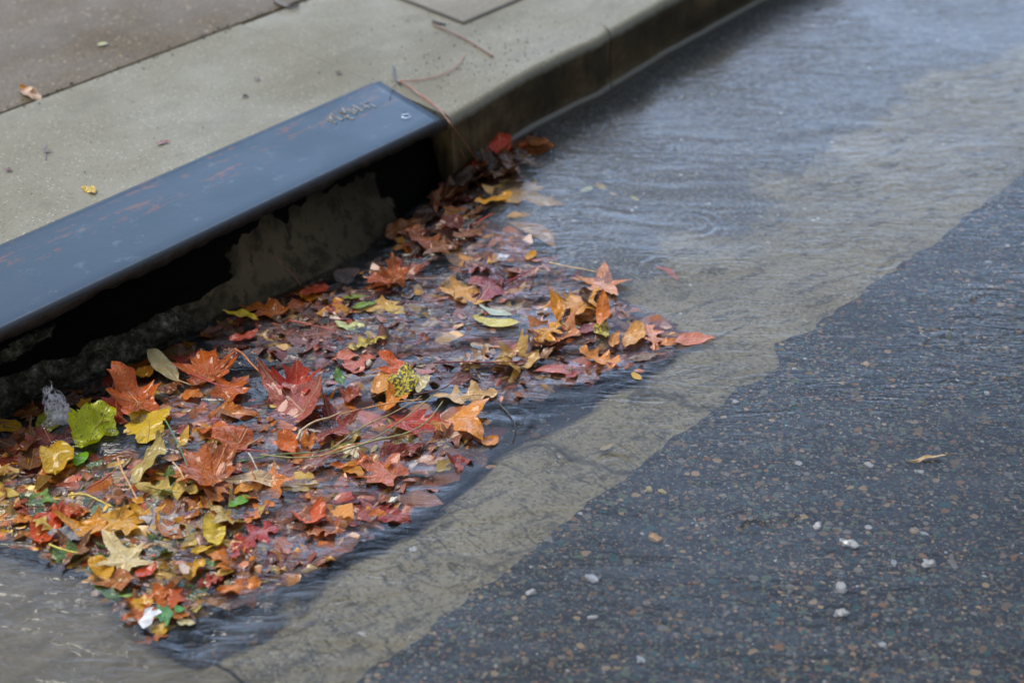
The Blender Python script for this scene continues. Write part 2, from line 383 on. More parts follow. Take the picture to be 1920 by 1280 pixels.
EDGE = .955
def asphalt_z(U, N):
    return -.009 + .006 * fbm(U * 6, N * 6, 3) * .5 + np.clip(EDGE - N, 0, 6) * .0025
def edge_n(U):
    return EDGE + .008 * fbm(U * 5, U * 0 + .3, 8) + .014 * fbm(U * 26, U * 0 + 1.3, 9) + .022 * np.exp(-((U - 1.70) / .05) ** 2) - .018 * sstep(1.55, 1.62, U) * (1 - sstep(1.66, 1.70, U))
us = spaced(-45, .2, 4.2, 60, .008)
ns = np.concatenate([-np.geomspace(.3, 60, 16)[::-1], np.arange(-.2, .92, .02), [.93, EDGE]])
o, U, N = sheet('road', us, ns, asphalt_z, M['asphalt'])
co = np.array([v.co[:] for v in o.data.vertices]); sel = np.abs(co[:, 1] - EDGE) < 1e-4
co[sel, 1] = edge_n(co[sel, 0]); o.data.vertices.foreach_set('co', co.ravel())

# gutter pan: slightly lower than the asphalt, with a sunken catch area in front of the inlet
BU0, BU1, BN0, BN1 = .60, 1.78, 1.13, 1.86
def basin(U, N):
    wob = .05 * fbm(U * 6, N * 6, 21); wob2 = .07 * fbm(U * 6 + 9, N * 6, 22)
    d1 = sstep(BU0 - .015, BU0 + .05, U + .6 * wob + .38 * np.clip(N - 1.35, 0, .5)); d2 = sstep(BN0 - .03, BN0 + .06, N + wob2 + np.clip(U - .72, -.2, 2) * .06)
    d3 = 1 - sstep(1.46, 1.74, U + wob2 - .22 * (N - 1.3))
    return d1 * d2 * d3
def pan_z(U, N):
    z = -.014 - .012 * sstep(EDGE, 1.8, N) + .003 * fbm(U * 8, N * 8, 5) - .05 * basin(U, N)
    z = np.where(N < EDGE - .045, -.03, z)
    j = np.exp(-((U - .645 - .008 * fbm(N * 12, N * 0, 6)) / .004) ** 2) * (N < 1.17)
    return z - .008 * j
us = spaced(-45, .3, 4.2, 60, .012)
ns = np.concatenate([[EDGE - .06, EDGE - .04, EDGE - .02, EDGE - .005], np.arange(EDGE + .006, 1.91, .012)])
o, U, N = sheet('gutter', us, ns, pan_z, M['gutter'])
fattr(o.data, 'basin', basin(U, N).ravel())

# kerb: lofted profile, nose rounded; face position wanders a little past the inlet
UE0, UE1 = -.9, 1.725                       # the inlet opening runs between these
def kface(u):
    return float(np.interp(u, [-45, 1.6, 1.72, 1.98, 2.2, 2.45, 3.0, 60], [1.775, 1.775, 1.767, 1.797, 1.795, 1.818, 1.84, 1.84]))
def kerb_run(name, ulist, back):
    prof = []; R = .016
    for u in ulist:
        f = kface(u); w = .0025 * noise.noise((u * 14, 0, 0)); f += w + .012 * math.exp(-((u - 2.2442) / .0016) ** 2) + .0014 * noise.noise((u * 4.5, 5, 0))
        gleam_toe = .0085 * float(sstep(1.80, 1.92, u)); row = [(f - .001 - gleam_toe, -.09), (f - gleam_toe, .0015 + .0015 * noise.noise((u * 20, 9, 0))), (f - gleam_toe * .8, .0055 if gleam_toe else .0), (f - .0015, .009), (f - .002, .03), (f, .07), (f, KT - R)]  # small foot added to the profile to carry the painted waterline
        for k in range(1, 6):
            a = math.pi / 2 * k / 5; row.append((f + R - R * math.cos(a), KT - R + R * math.sin(a)))
        for n_ in np.linspace(f + R + .03, back - .008, 9): row.append((n_, KT - .0005))
        row += [(back - .004, KT - .002), (back, KT - .008), (back, KT - .06)]
        prof.append([(u, a, b) for a, b in row])
    k = len(prof[0]); V = [p for r in prof for p in r]; F = []
    for i in range(len(prof) - 1):
        for j in range(k - 1): F.append((i * k + j, i * k + j + 1, (i + 1) * k + j + 1, (i + 1) * k + j))
    for row in (prof[0][::-1], prof[-1]):
        i0 = len(V); V += row; F.append(tuple(range(i0, i0 + k)))
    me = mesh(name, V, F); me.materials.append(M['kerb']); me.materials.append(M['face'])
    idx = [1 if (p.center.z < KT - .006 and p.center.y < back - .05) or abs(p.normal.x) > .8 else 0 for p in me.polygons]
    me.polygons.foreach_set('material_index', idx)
    o = link(name, me); o['kind'] = 'structure'; return o
JN = 2.418; PB = 1.990                        # pavement joint, back of the cover plate
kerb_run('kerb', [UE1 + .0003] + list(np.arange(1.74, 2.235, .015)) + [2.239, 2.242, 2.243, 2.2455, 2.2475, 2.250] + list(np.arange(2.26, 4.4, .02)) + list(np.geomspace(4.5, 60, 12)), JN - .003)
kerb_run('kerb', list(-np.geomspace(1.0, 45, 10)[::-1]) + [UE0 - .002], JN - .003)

def slab(name, poly, mat, z=KT, th=.07, bev=.004, step=None):
    import bmesh
    bm = bmesh.new(); vs = [bm.verts.new((x, y, z)) for x, y in poly]; f = bm.faces.new(vs)
    if f.normal.z < 0: f.normal_flip()
    r = bmesh.ops.extrude_face_region(bm, geom=[f]); 
    for v in r['geom']:
        if isinstance(v, bmesh.types.BMVert): v.co.z -= th
    bmesh.ops.recalc_face_normals(bm, faces=bm.faces)
    ed = [e for e in bm.edges if all(abs(v.co.z - z) < 1e-5 for v in e.verts)]
    bmesh.ops.bevel(bm, geom=ed, offset=bev, segments=3, affect='EDGES', profile=.5)
    me = bpy.data.meshes.new(name); bm.to_mesh(me); bm.free()
    o = link(name, me, mat, smooth=False); o['kind'] = 'structure'; return o
# kerb top slab behind the steel cover
slab('kerb_slab', [(UE0, PB + .002), (UE1 - .01, PB + .002), (UE1 - .002, PB + .001), (UE1, PB), (UE1, JN - .003), (UE0, JN - .003)], M['kerb'], z=KT - .0005, bev=.0003)
slab('pavement', [(-45, JN + .004), (1.955, JN + .004), (1.955, 60), (-45, 60)], M['slab'], z=KT - .001)
slab('pavement', [(1.963, JN + .004), (60, JN + .004), (60, 60), (1.963, 60)], M['kerb'], z=KT - .0012)
# paler square let into the kerb top beyond the crossing joint
slab('pavement_inset', [(2.060, 2.065), (3.4, 2.065), (3.4, 2.385), (2.060, 2.385)], M['slab2'], z=KT + .0028, th=.02, bev=.002)
gj = slab('joint_bed', [(-45, 2.02), (60, 2.02), (60, 60), (-45, 60)], M['dirt'], z=KT - .012, th=.03, bev=.001)
for nm, pts in (('groove', [(2.052, 2.058), (3.41, 2.058), (3.41, 2.0645), (2.052, 2.0645)]), ('groove', [(2.052, 2.0645), (2.0595, 2.0645), (2.0595, 2.39), (2.052, 2.39)])):
    me = mesh(nm, [(x, y, KT + .0024) for x, y in pts], [(0, 1, 2, 3)]); o = link('pavement_joint', me, M['dirt'], smooth=False); o['kind'] = 'structure'

# ------------------------------------------------------------------ storm drain
drain = bpy.data.objects.new('storm_drain', None); COL.objects.link(drain); drain.location = (.9, 1.86, 0)
tag(drain, 'kerb storm drain inlet with long blue-grey steel cover over a black opening', 'storm drain')
def dpart(name, me, mat, parent=None, smooth=True):
    o = link(name, me, mat, smooth=smooth); o.parent = parent or drain
    if parent is None: o.matrix_parent_inverse = Matrix.Translation(-drain.location)
    return o
PF = 1.775
# cover plate: long flat bar with soft front edge and hanging lip, chamfered far back corner
def cover():
    V = []; F = []; ul = list(np.arange(UE0 + .004, UE1 - .004, .02))
    for u in ul:
        d = max(0, .022 - (UE1 - .006 - u)) * .8 if u > UE1 - .03 else 0
        b = PB - .002 - d
        dip = .0007 * noise.noise((u * 6, 1, 0))
        row = [(PF + .004, KT - .014), (PF + .0005, KT - .012), (PF, KT - .004)]
        for k in range(1, 6):
            a = math.pi / 2 * k / 5; row.append((PF + .005 - .005 * math.cos(a), KT - .004 + .0055 * math.sin(a)))
        for n_ in np.linspace(PF + .03, b - .012, 6): row.append((n_, KT + .0015 + dip))
        row += [(b - .006, KT + .002), (b - .002, KT + .0028), (b, KT - .002), (b, KT - .012)]
        V += [(u + .16 * max(0, p - PF) * float(sstep(UE1 - .12, UE1 - .01, u)), p, q) for p, q in row]; k = len(row)
    for i in range(len(ul) - 1):
        for j in range(k - 1): F.append((i * k + j, (i + 1) * k + j, (i + 1) * k + j + 1, i * k + j + 1))
        F.append((i * k, i * k + k - 1, (i + 1) * k + k - 1, (i + 1) * k))
    F.append(tuple(range(k))); F.append(tuple((len(ul) - 1) * k + j for j in range(k))[::-1])
    me = mesh('cover_plate', V, F); return me
plate = dpart('cover_plate', cover(), M['plate'])
# ragged rusted lip under the front edge
def lip():
    V = []; F = []; ul = np.arange(UE0 + .004, UE1 - .002, .006)
    for u in ul:
        r = .003 * noise.noise((u * 40, 3, 0)) + .004 * noise.noise((u * 9, 7, 0))
        for (n_, z) in ((PF + .002, KT - .0035), (PF - .0012, KT - .0065), (PF - .0015 + r * .4, KT - .013), (PF + .001, KT - .024 + r * 1.5), (PF + .006, KT - .027 + r * 2), (PF + .022, KT - .022), (PF + .022, KT - .012)):
            V.append((u, n_, z))
    k = 7
    for i in range(len(ul) - 1):
        for j in range(k - 1): F.append((i * k + j, (i + 1) * k + j, (i + 1) * k + j + 1, i * k + j + 1))
    return mesh('lip', V, F)
dpart('plate_lip', lip(), M['lip'])
# worn raised lettering near the far end, no longer legible
def strokes():
    V = []; F = []; rr = random.Random(4)
    for q in range(6):
        u0 = 1.555 + q * .0175
        for s in range(3):
            a = (u0 + rr.uniform(0, .011), 1.912 + rr.uniform(0, .024)); 
            b = (a[0] + rr.choice((0, .010, .0)), a[1] + rr.choice((.016, .020, .004)) * rr.choice((1, -1)))
            if s == 0: a = (u0, 1.910); b = (u0, 1.937)
            dx, dy = b[0] - a[0], b[1] - a[1]; L = math.hypot(dx, dy) or 1; nx, ny = -dy / L * .0017, dx / L * .0017
            i = len(V); z0, z1 = KT + .001, KT + .0027
            for z, w in ((z0, 1.5), (z1, .8)):
                V += [(a[0] + nx * w, a[1] + ny * w, z), (a[0] - nx * w, a[1] - ny * w, z), (b[0] - nx * w, b[1] - ny * w, z), (b[0] + nx * w, b[1] + ny * w, z)]
            F += [(i + 4, i + 5, i + 6, i + 7)] + [(i + j, i + (j + 1) % 4, i + 4 + (j + 1) % 4, i + 4 + j) for j in range(4)]
    import bmesh
    me = mesh('lettering', V, F); bm = bmesh.new(); bm.from_mesh(me); bmesh.ops.recalc_face_normals(bm, faces=bm.faces)
    bm.normal_update()
    for f in bm.faces:
        if f.calc_center_median().z > z1 - 1e-4 and f.normal.z < 0: bmesh.ops.reverse_faces(bm, faces=[f])
    bm.to_mesh(me); bm.free(); return me
M['letter'] = plain('worn_letter_metal', (.30, .28, .25), .5, .6, 150)
dpart('raised_lettering', strokes(), M['letter'], smooth=False).parent = plate
# inlet wall: surveyed foot and break line
foot = [(-260, 900), (0, 792), (100, 752), (180, 716), (300, 660), (420, 600), (500, 572), (560, 552), (640, 528), (700, 486), (760, 420), (830, 352), (862, 330)]
brk = [(-260, 800), (0, 700), (70, 668), (150, 640), (300, 585), (420, 518), (480, 484), (560, 440), (640, 400), (700, 370), (745, 345), (800, 310), (850, 285)]
def wall():
    fp = [at(x, y, -.045) for x, y in foot]; bp = [at(x, y, .03) for x, y in brk]
    fu = [p.x for p in fp]; fn = [p.y for p in fp]; bu = [p.x for p in bp]; bn = [p.y for p in bp]
    ul = np.concatenate([[UE0], np.arange(.2, UE1 + .02, .008)]); rows = 34
    V = []; bare = []; gloom = []; F = []
    for u in ul:
        f = float(np.interp(u, fu, fn)); b = max(float(np.interp(u, bu, bn)), f + .01); b = min(b, 1.87)
        for r in range(rows):
            t = r / (rows - 1)
            if t < .45: s = t / .45; z = -.085 + s * .115; n_ = f - .01 + (b - f + .01) * max(0, (z + .045) / .075)
            else: s = (t - .45) / .55; z = .03 + s * (KT - .045); n_ = b + .03 * s
            q = noise.fractal((u * 16, z * 26, 4.0), .9, 2.2, 4)
            ro = 1 - float(sstep(1.08, 1.16, u)); q2 = noise.fractal((u * 60, z * 90, 9.0), .8, 2.1, 4); n2 = n_ + (.004 + .012 * ro) * q * (1.2 if t < .45 else .35) + .005 * ro * q2 - .02 * ro * (1 if t < .45 else 0) * max(0, z + .04) * 3
            V.append((u, n2, z))
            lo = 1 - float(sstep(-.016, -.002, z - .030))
            edge = float(sstep(1.16, 1.22, u)) * (1 - float(sstep(1.52, 1.57, u)))   # concrete window in the black of tar and void
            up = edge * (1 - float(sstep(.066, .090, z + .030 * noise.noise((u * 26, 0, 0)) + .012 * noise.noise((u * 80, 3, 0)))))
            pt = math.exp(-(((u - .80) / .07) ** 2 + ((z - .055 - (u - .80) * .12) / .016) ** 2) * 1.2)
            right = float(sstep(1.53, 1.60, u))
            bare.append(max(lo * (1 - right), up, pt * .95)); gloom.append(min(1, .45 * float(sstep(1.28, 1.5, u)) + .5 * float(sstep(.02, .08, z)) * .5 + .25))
    k = rows
    for i in range(len(ul) - 1):
        for j in range(k - 1): F.append((i * k + j, (i + 1) * k + j, (i + 1) * k + j + 1, i * k + j + 1))
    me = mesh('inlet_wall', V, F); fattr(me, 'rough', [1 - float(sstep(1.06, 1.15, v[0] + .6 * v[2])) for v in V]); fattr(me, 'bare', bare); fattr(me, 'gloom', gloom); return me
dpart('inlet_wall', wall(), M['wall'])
def boxmesh(x0, x1, y0, y1, z0, z1):
    V = [(x, y, z) for x in (x0, x1) for y in (y0, y1) for z in (z0, z1)]
    return mesh('box', V, [(0, 1, 3, 2), (4, 6, 7, 5), (0, 4, 5, 1), (2, 3, 7, 6), (0, 2, 6, 4), (1, 5, 7, 3)])
dpart('dark_cavity_block', boxmesh(UE0 - .001, UE1 + .001, 1.90, 1.98, -.3, KT - .0135), M['black'], smooth=False)  # near-black colour stands for the dim light inside the cavity

# ------------------------------------------------------------------ water
def proj_axes(ang):
    return math.cos(ang), math.sin(ang)
rings = [(1530, 105, .012), (1412, 122, .016), (1780, 655, .045), (1778, 640, .02), (1085, 232, .05), (1640, 480, .05), (1240, 505, .03), (1690, 360, .035), (1445, 330, .06), (1860, 575, .04), (1330, 200, .06), (1000, 300, .04), (1560, 330, .03), (1300, 420, .05), (1700, 200, .05), (1800, 90, .04), (1750, 40, .05), (960, 790, .03), (1150, 880, .04), (1420, 1000, .03)]
def water_z(U, N):
    ca, sa = math.cos(math.radians(-46)), math.sin(math.radians(-46))
    wu = .05 * fbm(U * 2.2, N * 2.2, 40); wn = .05 * fbm(U * 2.2 + 7, N * 2.2, 41)
    A = (U + 2 * wu) * ca + (N + 2 * wn) * sa; B = -(U + 2 * wu) * sa + (N + 2 * wn) * ca
    dense = sstep(-45, -2, U)
    calm = 1 - .85 * (1 - sstep(.50, .72, U - .12 * (1.3 - N))) * sstep(.95, 1.1, N); chp = calm * (1 - .55 * (1 - sstep(.9, 1.1, N)) * (1 - sstep(1.8, 2.8, U * FWD.x + N * FWD.y))) * np.clip(.5 + 1.6 * fbm(U * 2.6, N * 2.6, 91, 2), .15, 1.2); z = chp * (.0022 * fbm(A * 6, B * 20, 50, 2) + .0011 * fbm(A * 11, B * 48, 52, 2))
    b = basin(U, N)
    bs = sstep(.0, .6, b)
    # choppier where the stream meets the leaves, and drawn down towards the opening
    z += sstep(.3, 1., b) * (.0085 * fbm(A * 5, B * 11, 60, 3) + .0045 * fbm(A * 10, B * 30, 63, 2))
    z += -.006 * sstep(1.25, 1.5, N) * bs - .022 * bs * sstep(1.48, 1.80, N)
    z += .004 * np.exp(-((U - 1.72 + .5 * (N - 1.4)) / .09) ** 2) * sstep(1.1, 1.2, N)
    # meniscus at the kerb
    kf_ = np.interp(U, [-45, 1.6, 1.72, 1.98, 2.2, 2.45, 3.0, 60], [1.775, 1.775, 1.767, 1.797, 1.795, 1.818, 1.84, 1.84])
    z += .005 * np.exp(-np.clip(kf_ - N, 0, 9) / .0045) * (U > 1.74)
    for x, y, r0 in rings:
        c = at(x, y); r = np.hypot(U - c.x, N - c.y)
        z += .0009 * (.5 + 1.2 * np.clip(.3 + np.cos(np.arctan2(N - c.y, U - c.x) - x * .7), 0, 1.3)) * np.cos((r - r0) / .0052 * 1.4) * np.exp(-((r - r0 * .8) / (.014 + r0 * .3)) ** 2) * (.012 / (.012 + r0 * .25))
    return z
us = spaced(-45, .35, 3.7, 60, .0055, 10)
ns = np.concatenate([-np.geomspace(.4, 60, 12)[::-1], np.arange(-.35, 1.79, .0055), np.arange(1.79, 1.862, .003)])
water, U, N = sheet('water', us, ns, water_z, M['water'])
ca, sa = math.cos(math.radians(-46)), math.sin(math.radians(-46))
A = U * ca + N * sa + .03 * fbm(U * 4, N * 4, 70); B = -U * sa + N * ca + .03 * fbm(U * 4, N * 4, 71)
streak = fbm(A * 7, B * 55, 72, 3); patch = fbm(U * 2.4, N * 2.4, 75, 3); bs = sstep(.05, .7, basin(U, N))
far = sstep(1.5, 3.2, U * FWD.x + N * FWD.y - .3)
veil = .024 + .03 * patch + .05 * streak + .15 * far + bs * (-.01 + .22 * np.clip(streak - .10, 0, 1))  # painted sheen, stronger with distance and along the streaks
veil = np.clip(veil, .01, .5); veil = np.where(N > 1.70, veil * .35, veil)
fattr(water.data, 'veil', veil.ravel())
near = 1 - sstep(.8, 2.4, U * FWD.x + N * FWD.y - .3)
chop = np.clip(.62 + 1.3 * fbm(U * 3.2, N * 3.2, 90, 3), .12, 1.3) * (1 - .74 * near * (1 - sstep(.98, 1.25, N))) * (1 + .5 * bs) * (1 - .55 * (1 - sstep(.50, .70, U)) * sstep(.95, 1.1, N))
fattr(water.data, 'chop', chop.ravel())

# ------------------------------------------------------------------ leaf builder
def densify(pts, step=.045, jag=.0, rr=None):
    out = []
    for i in range(len(pts)):
        a = pts[i]; b = pts[(i + 1) % len(pts)]; L = math.dist(a, b); k = max(1, int(L / step))
        for j in range(k):
            t = j / k; x, y = a[0] + (b[0] - a[0]) * t, a[1] + (b[1] - a[1]) * t
            if j and jag:
                nx, ny = -(b[1] - a[1]) / L, (b[0] - a[0]) / L; d = jag * rr.uniform(-1, 1)
                # sides bow gently
                x += nx * d; y += ny * d
            out.append((x, y, j == 0))
    return out

def mirror(half):  # half outline from base (0,0) round the +y side to tip
    return half + [(x, -y) for x, y in reversed(half[1:-1])]
OUT = {  # half outlines, length 1 along x; centre of radiation; vein ends
    'star': (mirror([(-.02, 0.), (-.10, .16), (-.20, .38), (.06, .27), (.16, .25), (.33, .60), (.36, .30), (.42, .18), (.70, .13), (1.0, 0.)]), (.10, 0), [(1, 0), (.33, .60), (.33, -.60), (-.20, .38), (-.20, -.38)]),
    'maple': (mirror([(0., 0.), (-.05, .14), (-.16, .30), (-.06, .40), (.08, .38), (.20, .44), (.30, .66), (.38, .52), (.50, .56), (.48, .36), (.46, .24), (.62, .26), (.72, .32), (.76, .16), (1.0, 0.)]), (.10, 0), [(1, 0), (.30, .66), (.30, -.66), (-.16, .30), (-.16, -.30)]),
    'trident': (mirror([(0., 0.), (.02, .14), (.10, .34), (.30, .62), (.40, .42), (.48, .22), (.70, .19), (1., 0.)]), (.14, 0), [(1, 0), (.30, .62), (.30, -.62)]),
}
STRIP = {  # half width along the length
    'lance': lambda t: .5 * (math.sin(math.pi * min(1, t) ** .85)) ** .9,
    'oval': lambda t: .5 * (math.sin(math.pi * t ** .9)) ** .55,
    'oak': lambda t: .5 * (math.sin(math.pi * t ** .85)) ** .6 * (.66 + .34 * math.sin(t * math.pi * 7.2 - .6)),
    'scrap': lambda t: .5 * (math.sin(math.pi * t)) ** .4,
}
def leaf_mesh(kind, wf=1., curl=.1, seed=0, stem=False):
    rr = random.Random(seed); ph = rr.uniform(0, 9)
    V = []; F = []; vd = []; va = []; ed = []
    if kind in OUT:
        out, c, veins = OUT[kind]
        out = [(x * rr.uniform(.95, 1.05), y * rr.uniform(.86, 1.12) * wf) for x, y in out]
        sk = rr.uniform(-.12, .12); out = [(x, y + sk * x * x) for x, y in out]
        tips = []
        base_out = OUT[kind][0]
        for v in veins: tips.append(out[min(range(len(base_out)), key=lambda i: math.dist(base_out[i], v))])
        pts = densify(out, .05, .011, rr); T = (0., .2, .42, .64, .84, 1.)
        def vdist(x, y):
            best = 9; al = 0
            for tx, ty in tips:
                dx, dy = tx - c[0], ty - c[1]; L2 = dx * dx + dy * dy; s = max(0, min(1, ((x - c[0]) * dx + (y - c[1]) * dy) / L2))
                d = math.hypot(x - c[0] - dx * s, y - c[1] - dy * s)
                if d < best: best = d; al = s * math.sqrt(L2)
            return best, al
        V.append((c[0], c[1])); n = len(pts)
        for t in T[1:]:
            for x, y, _ in pts: V.append((c[0] + (x - c[0]) * t, c[1] + (y - c[1]) * t))
        for j in range(n): F.append((0, 1 + j, 1 + (j + 1) % n))
        for r in range(len(T) - 2):
            for j in range(n):
                a = 1 + r * n; b = a + n; F.append((a + j, b + j, b + (j + 1) % n, a + (j + 1) % n))
        edv = [0] + [t for t in T[1:] for _ in range(n)]
        for i, (x, y) in enumerate(V):
            d, al = vdist(x, y); vd.append(d); va.append(al); ed.append(edv[i])
    else:
        f = STRIP[kind]; nx, ny = (44, 8) if kind != 'oak' else (60, 8); bend = rr.uniform(-.12, .12)
        jag = [rr.uniform(-1, 1) for _ in range(nx + 1)]
        for i in range(nx + 1):
            t = i / nx; te = min(max(t, .004), .996)
            for j in range(-ny // 2, ny // 2 + 1):
                s = j / (ny / 2); w = f(te) * wf * (1 + (.10 if kind in ('scrap', 'oak') else .025) * jag[i] * abs(s))
                if kind == 'oak': w *= 1 + .10 * math.sin(t * 31 + (2 if s > 0 else 0))
                if kind == 'scrap': w *= 1 + .22 * math.sin(t * 11 + ph + (1.5 if s > 0 else 0))
                V.append((t + (.05 * abs(s) if kind == 'oak' else 0), s * w + bend * math.sin(math.pi * t)))
                vd.append(abs(s) * w); va.append(t); ed.append(abs(s))
        k = ny + 1
        for i in range(nx):
            for j in range(ny): F.append((i * k + j, (i + 1) * k + j, (i + 1) * k + j + 1, i * k + j + 1))
    out3 = []; cx = .45; kx = rr.uniform(-.5, 1.2); ky = rr.uniform(.3, 1.6); tw = rr.uniform(-.8, .8)
    for (x, y), d, e in zip(V, vd, ed):
        z = curl * (kx * (x - cx) ** 2 * 1.5 + ky * y * y * 2.2 + tw * (x - cx) * y * 1.6) + curl * .22 * math.sin(7 * x + 5 * y + ph) * e + curl * .12 * math.sin(17 * x + 3 - 11 * y + ph) * e
        z += .5 * curl * noise.noise((x * 2.3 + ph, y * 2.3, seed * .37)) + .02 * (1 - min(1, d / .1)) * (1 if kind in OUT else 0) * .6
        out3.append((x, y, z))
    me = mesh(kind + '_blade', out3, F); fattr(me, 'vd', vd); fattr(me, 'va', va); fattr(me, 'ed', ed)
    me.polygons.foreach_set('use_smooth', [True] * len(me.polygons)); me.materials.append(M['leaf'])
    return me

def tube(pts, r0, r1=None, name='stem', seg=6):
    r1 = r0 if r1 is None else r1
    P = [Vector(p) for p in pts]
    Q = []
    for i in range(len(P) - 1):       # Catmull-Rom
        p0 = P[max(0, i - 1)]; p1 = P[i]; p2 = P[i + 1]; p3 = P[min(len(P) - 1, i + 2)]
        for k in range(6):
            t = k / 6; Q.append(.5 * ((2 * p1) + (-p0 + p2) * t + (2 * p0 - 5 * p1 + 4 * p2 - p3) * t * t + (-p0 + 3 * p1 - 3 * p2 + p3) * t ** 3))
    Q.append(P[-1]); V = []; F = []; n = len(Q)
    for i, q in enumerate(Q):
        d = (Q[min(i + 1, n - 1)] - Q[max(i - 1, 0)]).normalized(); s = d.cross(Vector((0, 0, 1)))
        s = s.normalized() if s.length > 1e-5 else Vector((1, 0, 0)); w = s.cross(d); r = r0 + (r1 - r0) * i / (n - 1)
        r *= 1 + .15 * math.sin(i * 2.1)
        for k in range(seg):
            a = 2 * math.pi * k / seg; V.append(q + s * math.cos(a) * r + w * math.sin(a) * r)
    for i in range(n - 1):
        for k in range(seg): F.append((i * seg + k, i * seg + (k + 1) % seg, (i + 1) * seg + (k + 1) % seg, (i + 1) * seg + k))
    F.append(tuple(range(seg))[::-1]); F.append(tuple((n - 1) * seg + k for k in range(seg)))
    return mesh(name, V, F)

NAME = {'star': 'star_leaf', 'maple': 'maple_leaf', 'trident': 'maple_leaf', 'lance': 'willow_leaf', 'oval': 'oval_leaf', 'oak': 'oak_leaf', 'scrap': 'leaf_scrap'}
heroes = []
def wz(p):
    return float(water_z(np.array([[p.x]]), np.array([[p.y]]))[0, 0])
def place(kind, b, tp, z, wf, col, me=None, curl=.1, tilt=0, roll=0, spots=0, seed=0, ground=False, absz=False):
    pb = at(*b, 0); 
    base = 0 if (ground or absz) else wz(pb)
    z_ = z + base; pb = at(*b, z_); pt = at(*tp, z_)
    d = pt - pb; L = d.length; th = math.atan2(d.y, d.x)
    if me is None: me = leaf_mesh(kind, wf, curl, seed)
    o = link(NAME[kind], me, smooth=False); o.location = pb
    o.rotation_euler = Matrix.Rotation(th, 3, 'Z').to_quaternion().to_matrix().to_euler()
    R = Matrix.Rotation(th, 4, 'Z') @ Matrix.Rotation(-math.radians(tilt), 4, 'Y') @ Matrix.Rotation(math.radians(roll), 4, 'X')
    o.rotation_euler = R.to_euler(); o.scale = (L, L, L)
    c = lin(col); k_ = min(1.3, .86 / max(c))
    warm = max(0, min(1, (col[0] - col[2] - 50) / 100)) if col[0] > col[1] * 1.12 else 0; o.color = (c[0] * k_, c[1] * k_ * (1 + .06 * warm), c[2] * k_ * (1 - .42 * warm), spots)
    return o, L

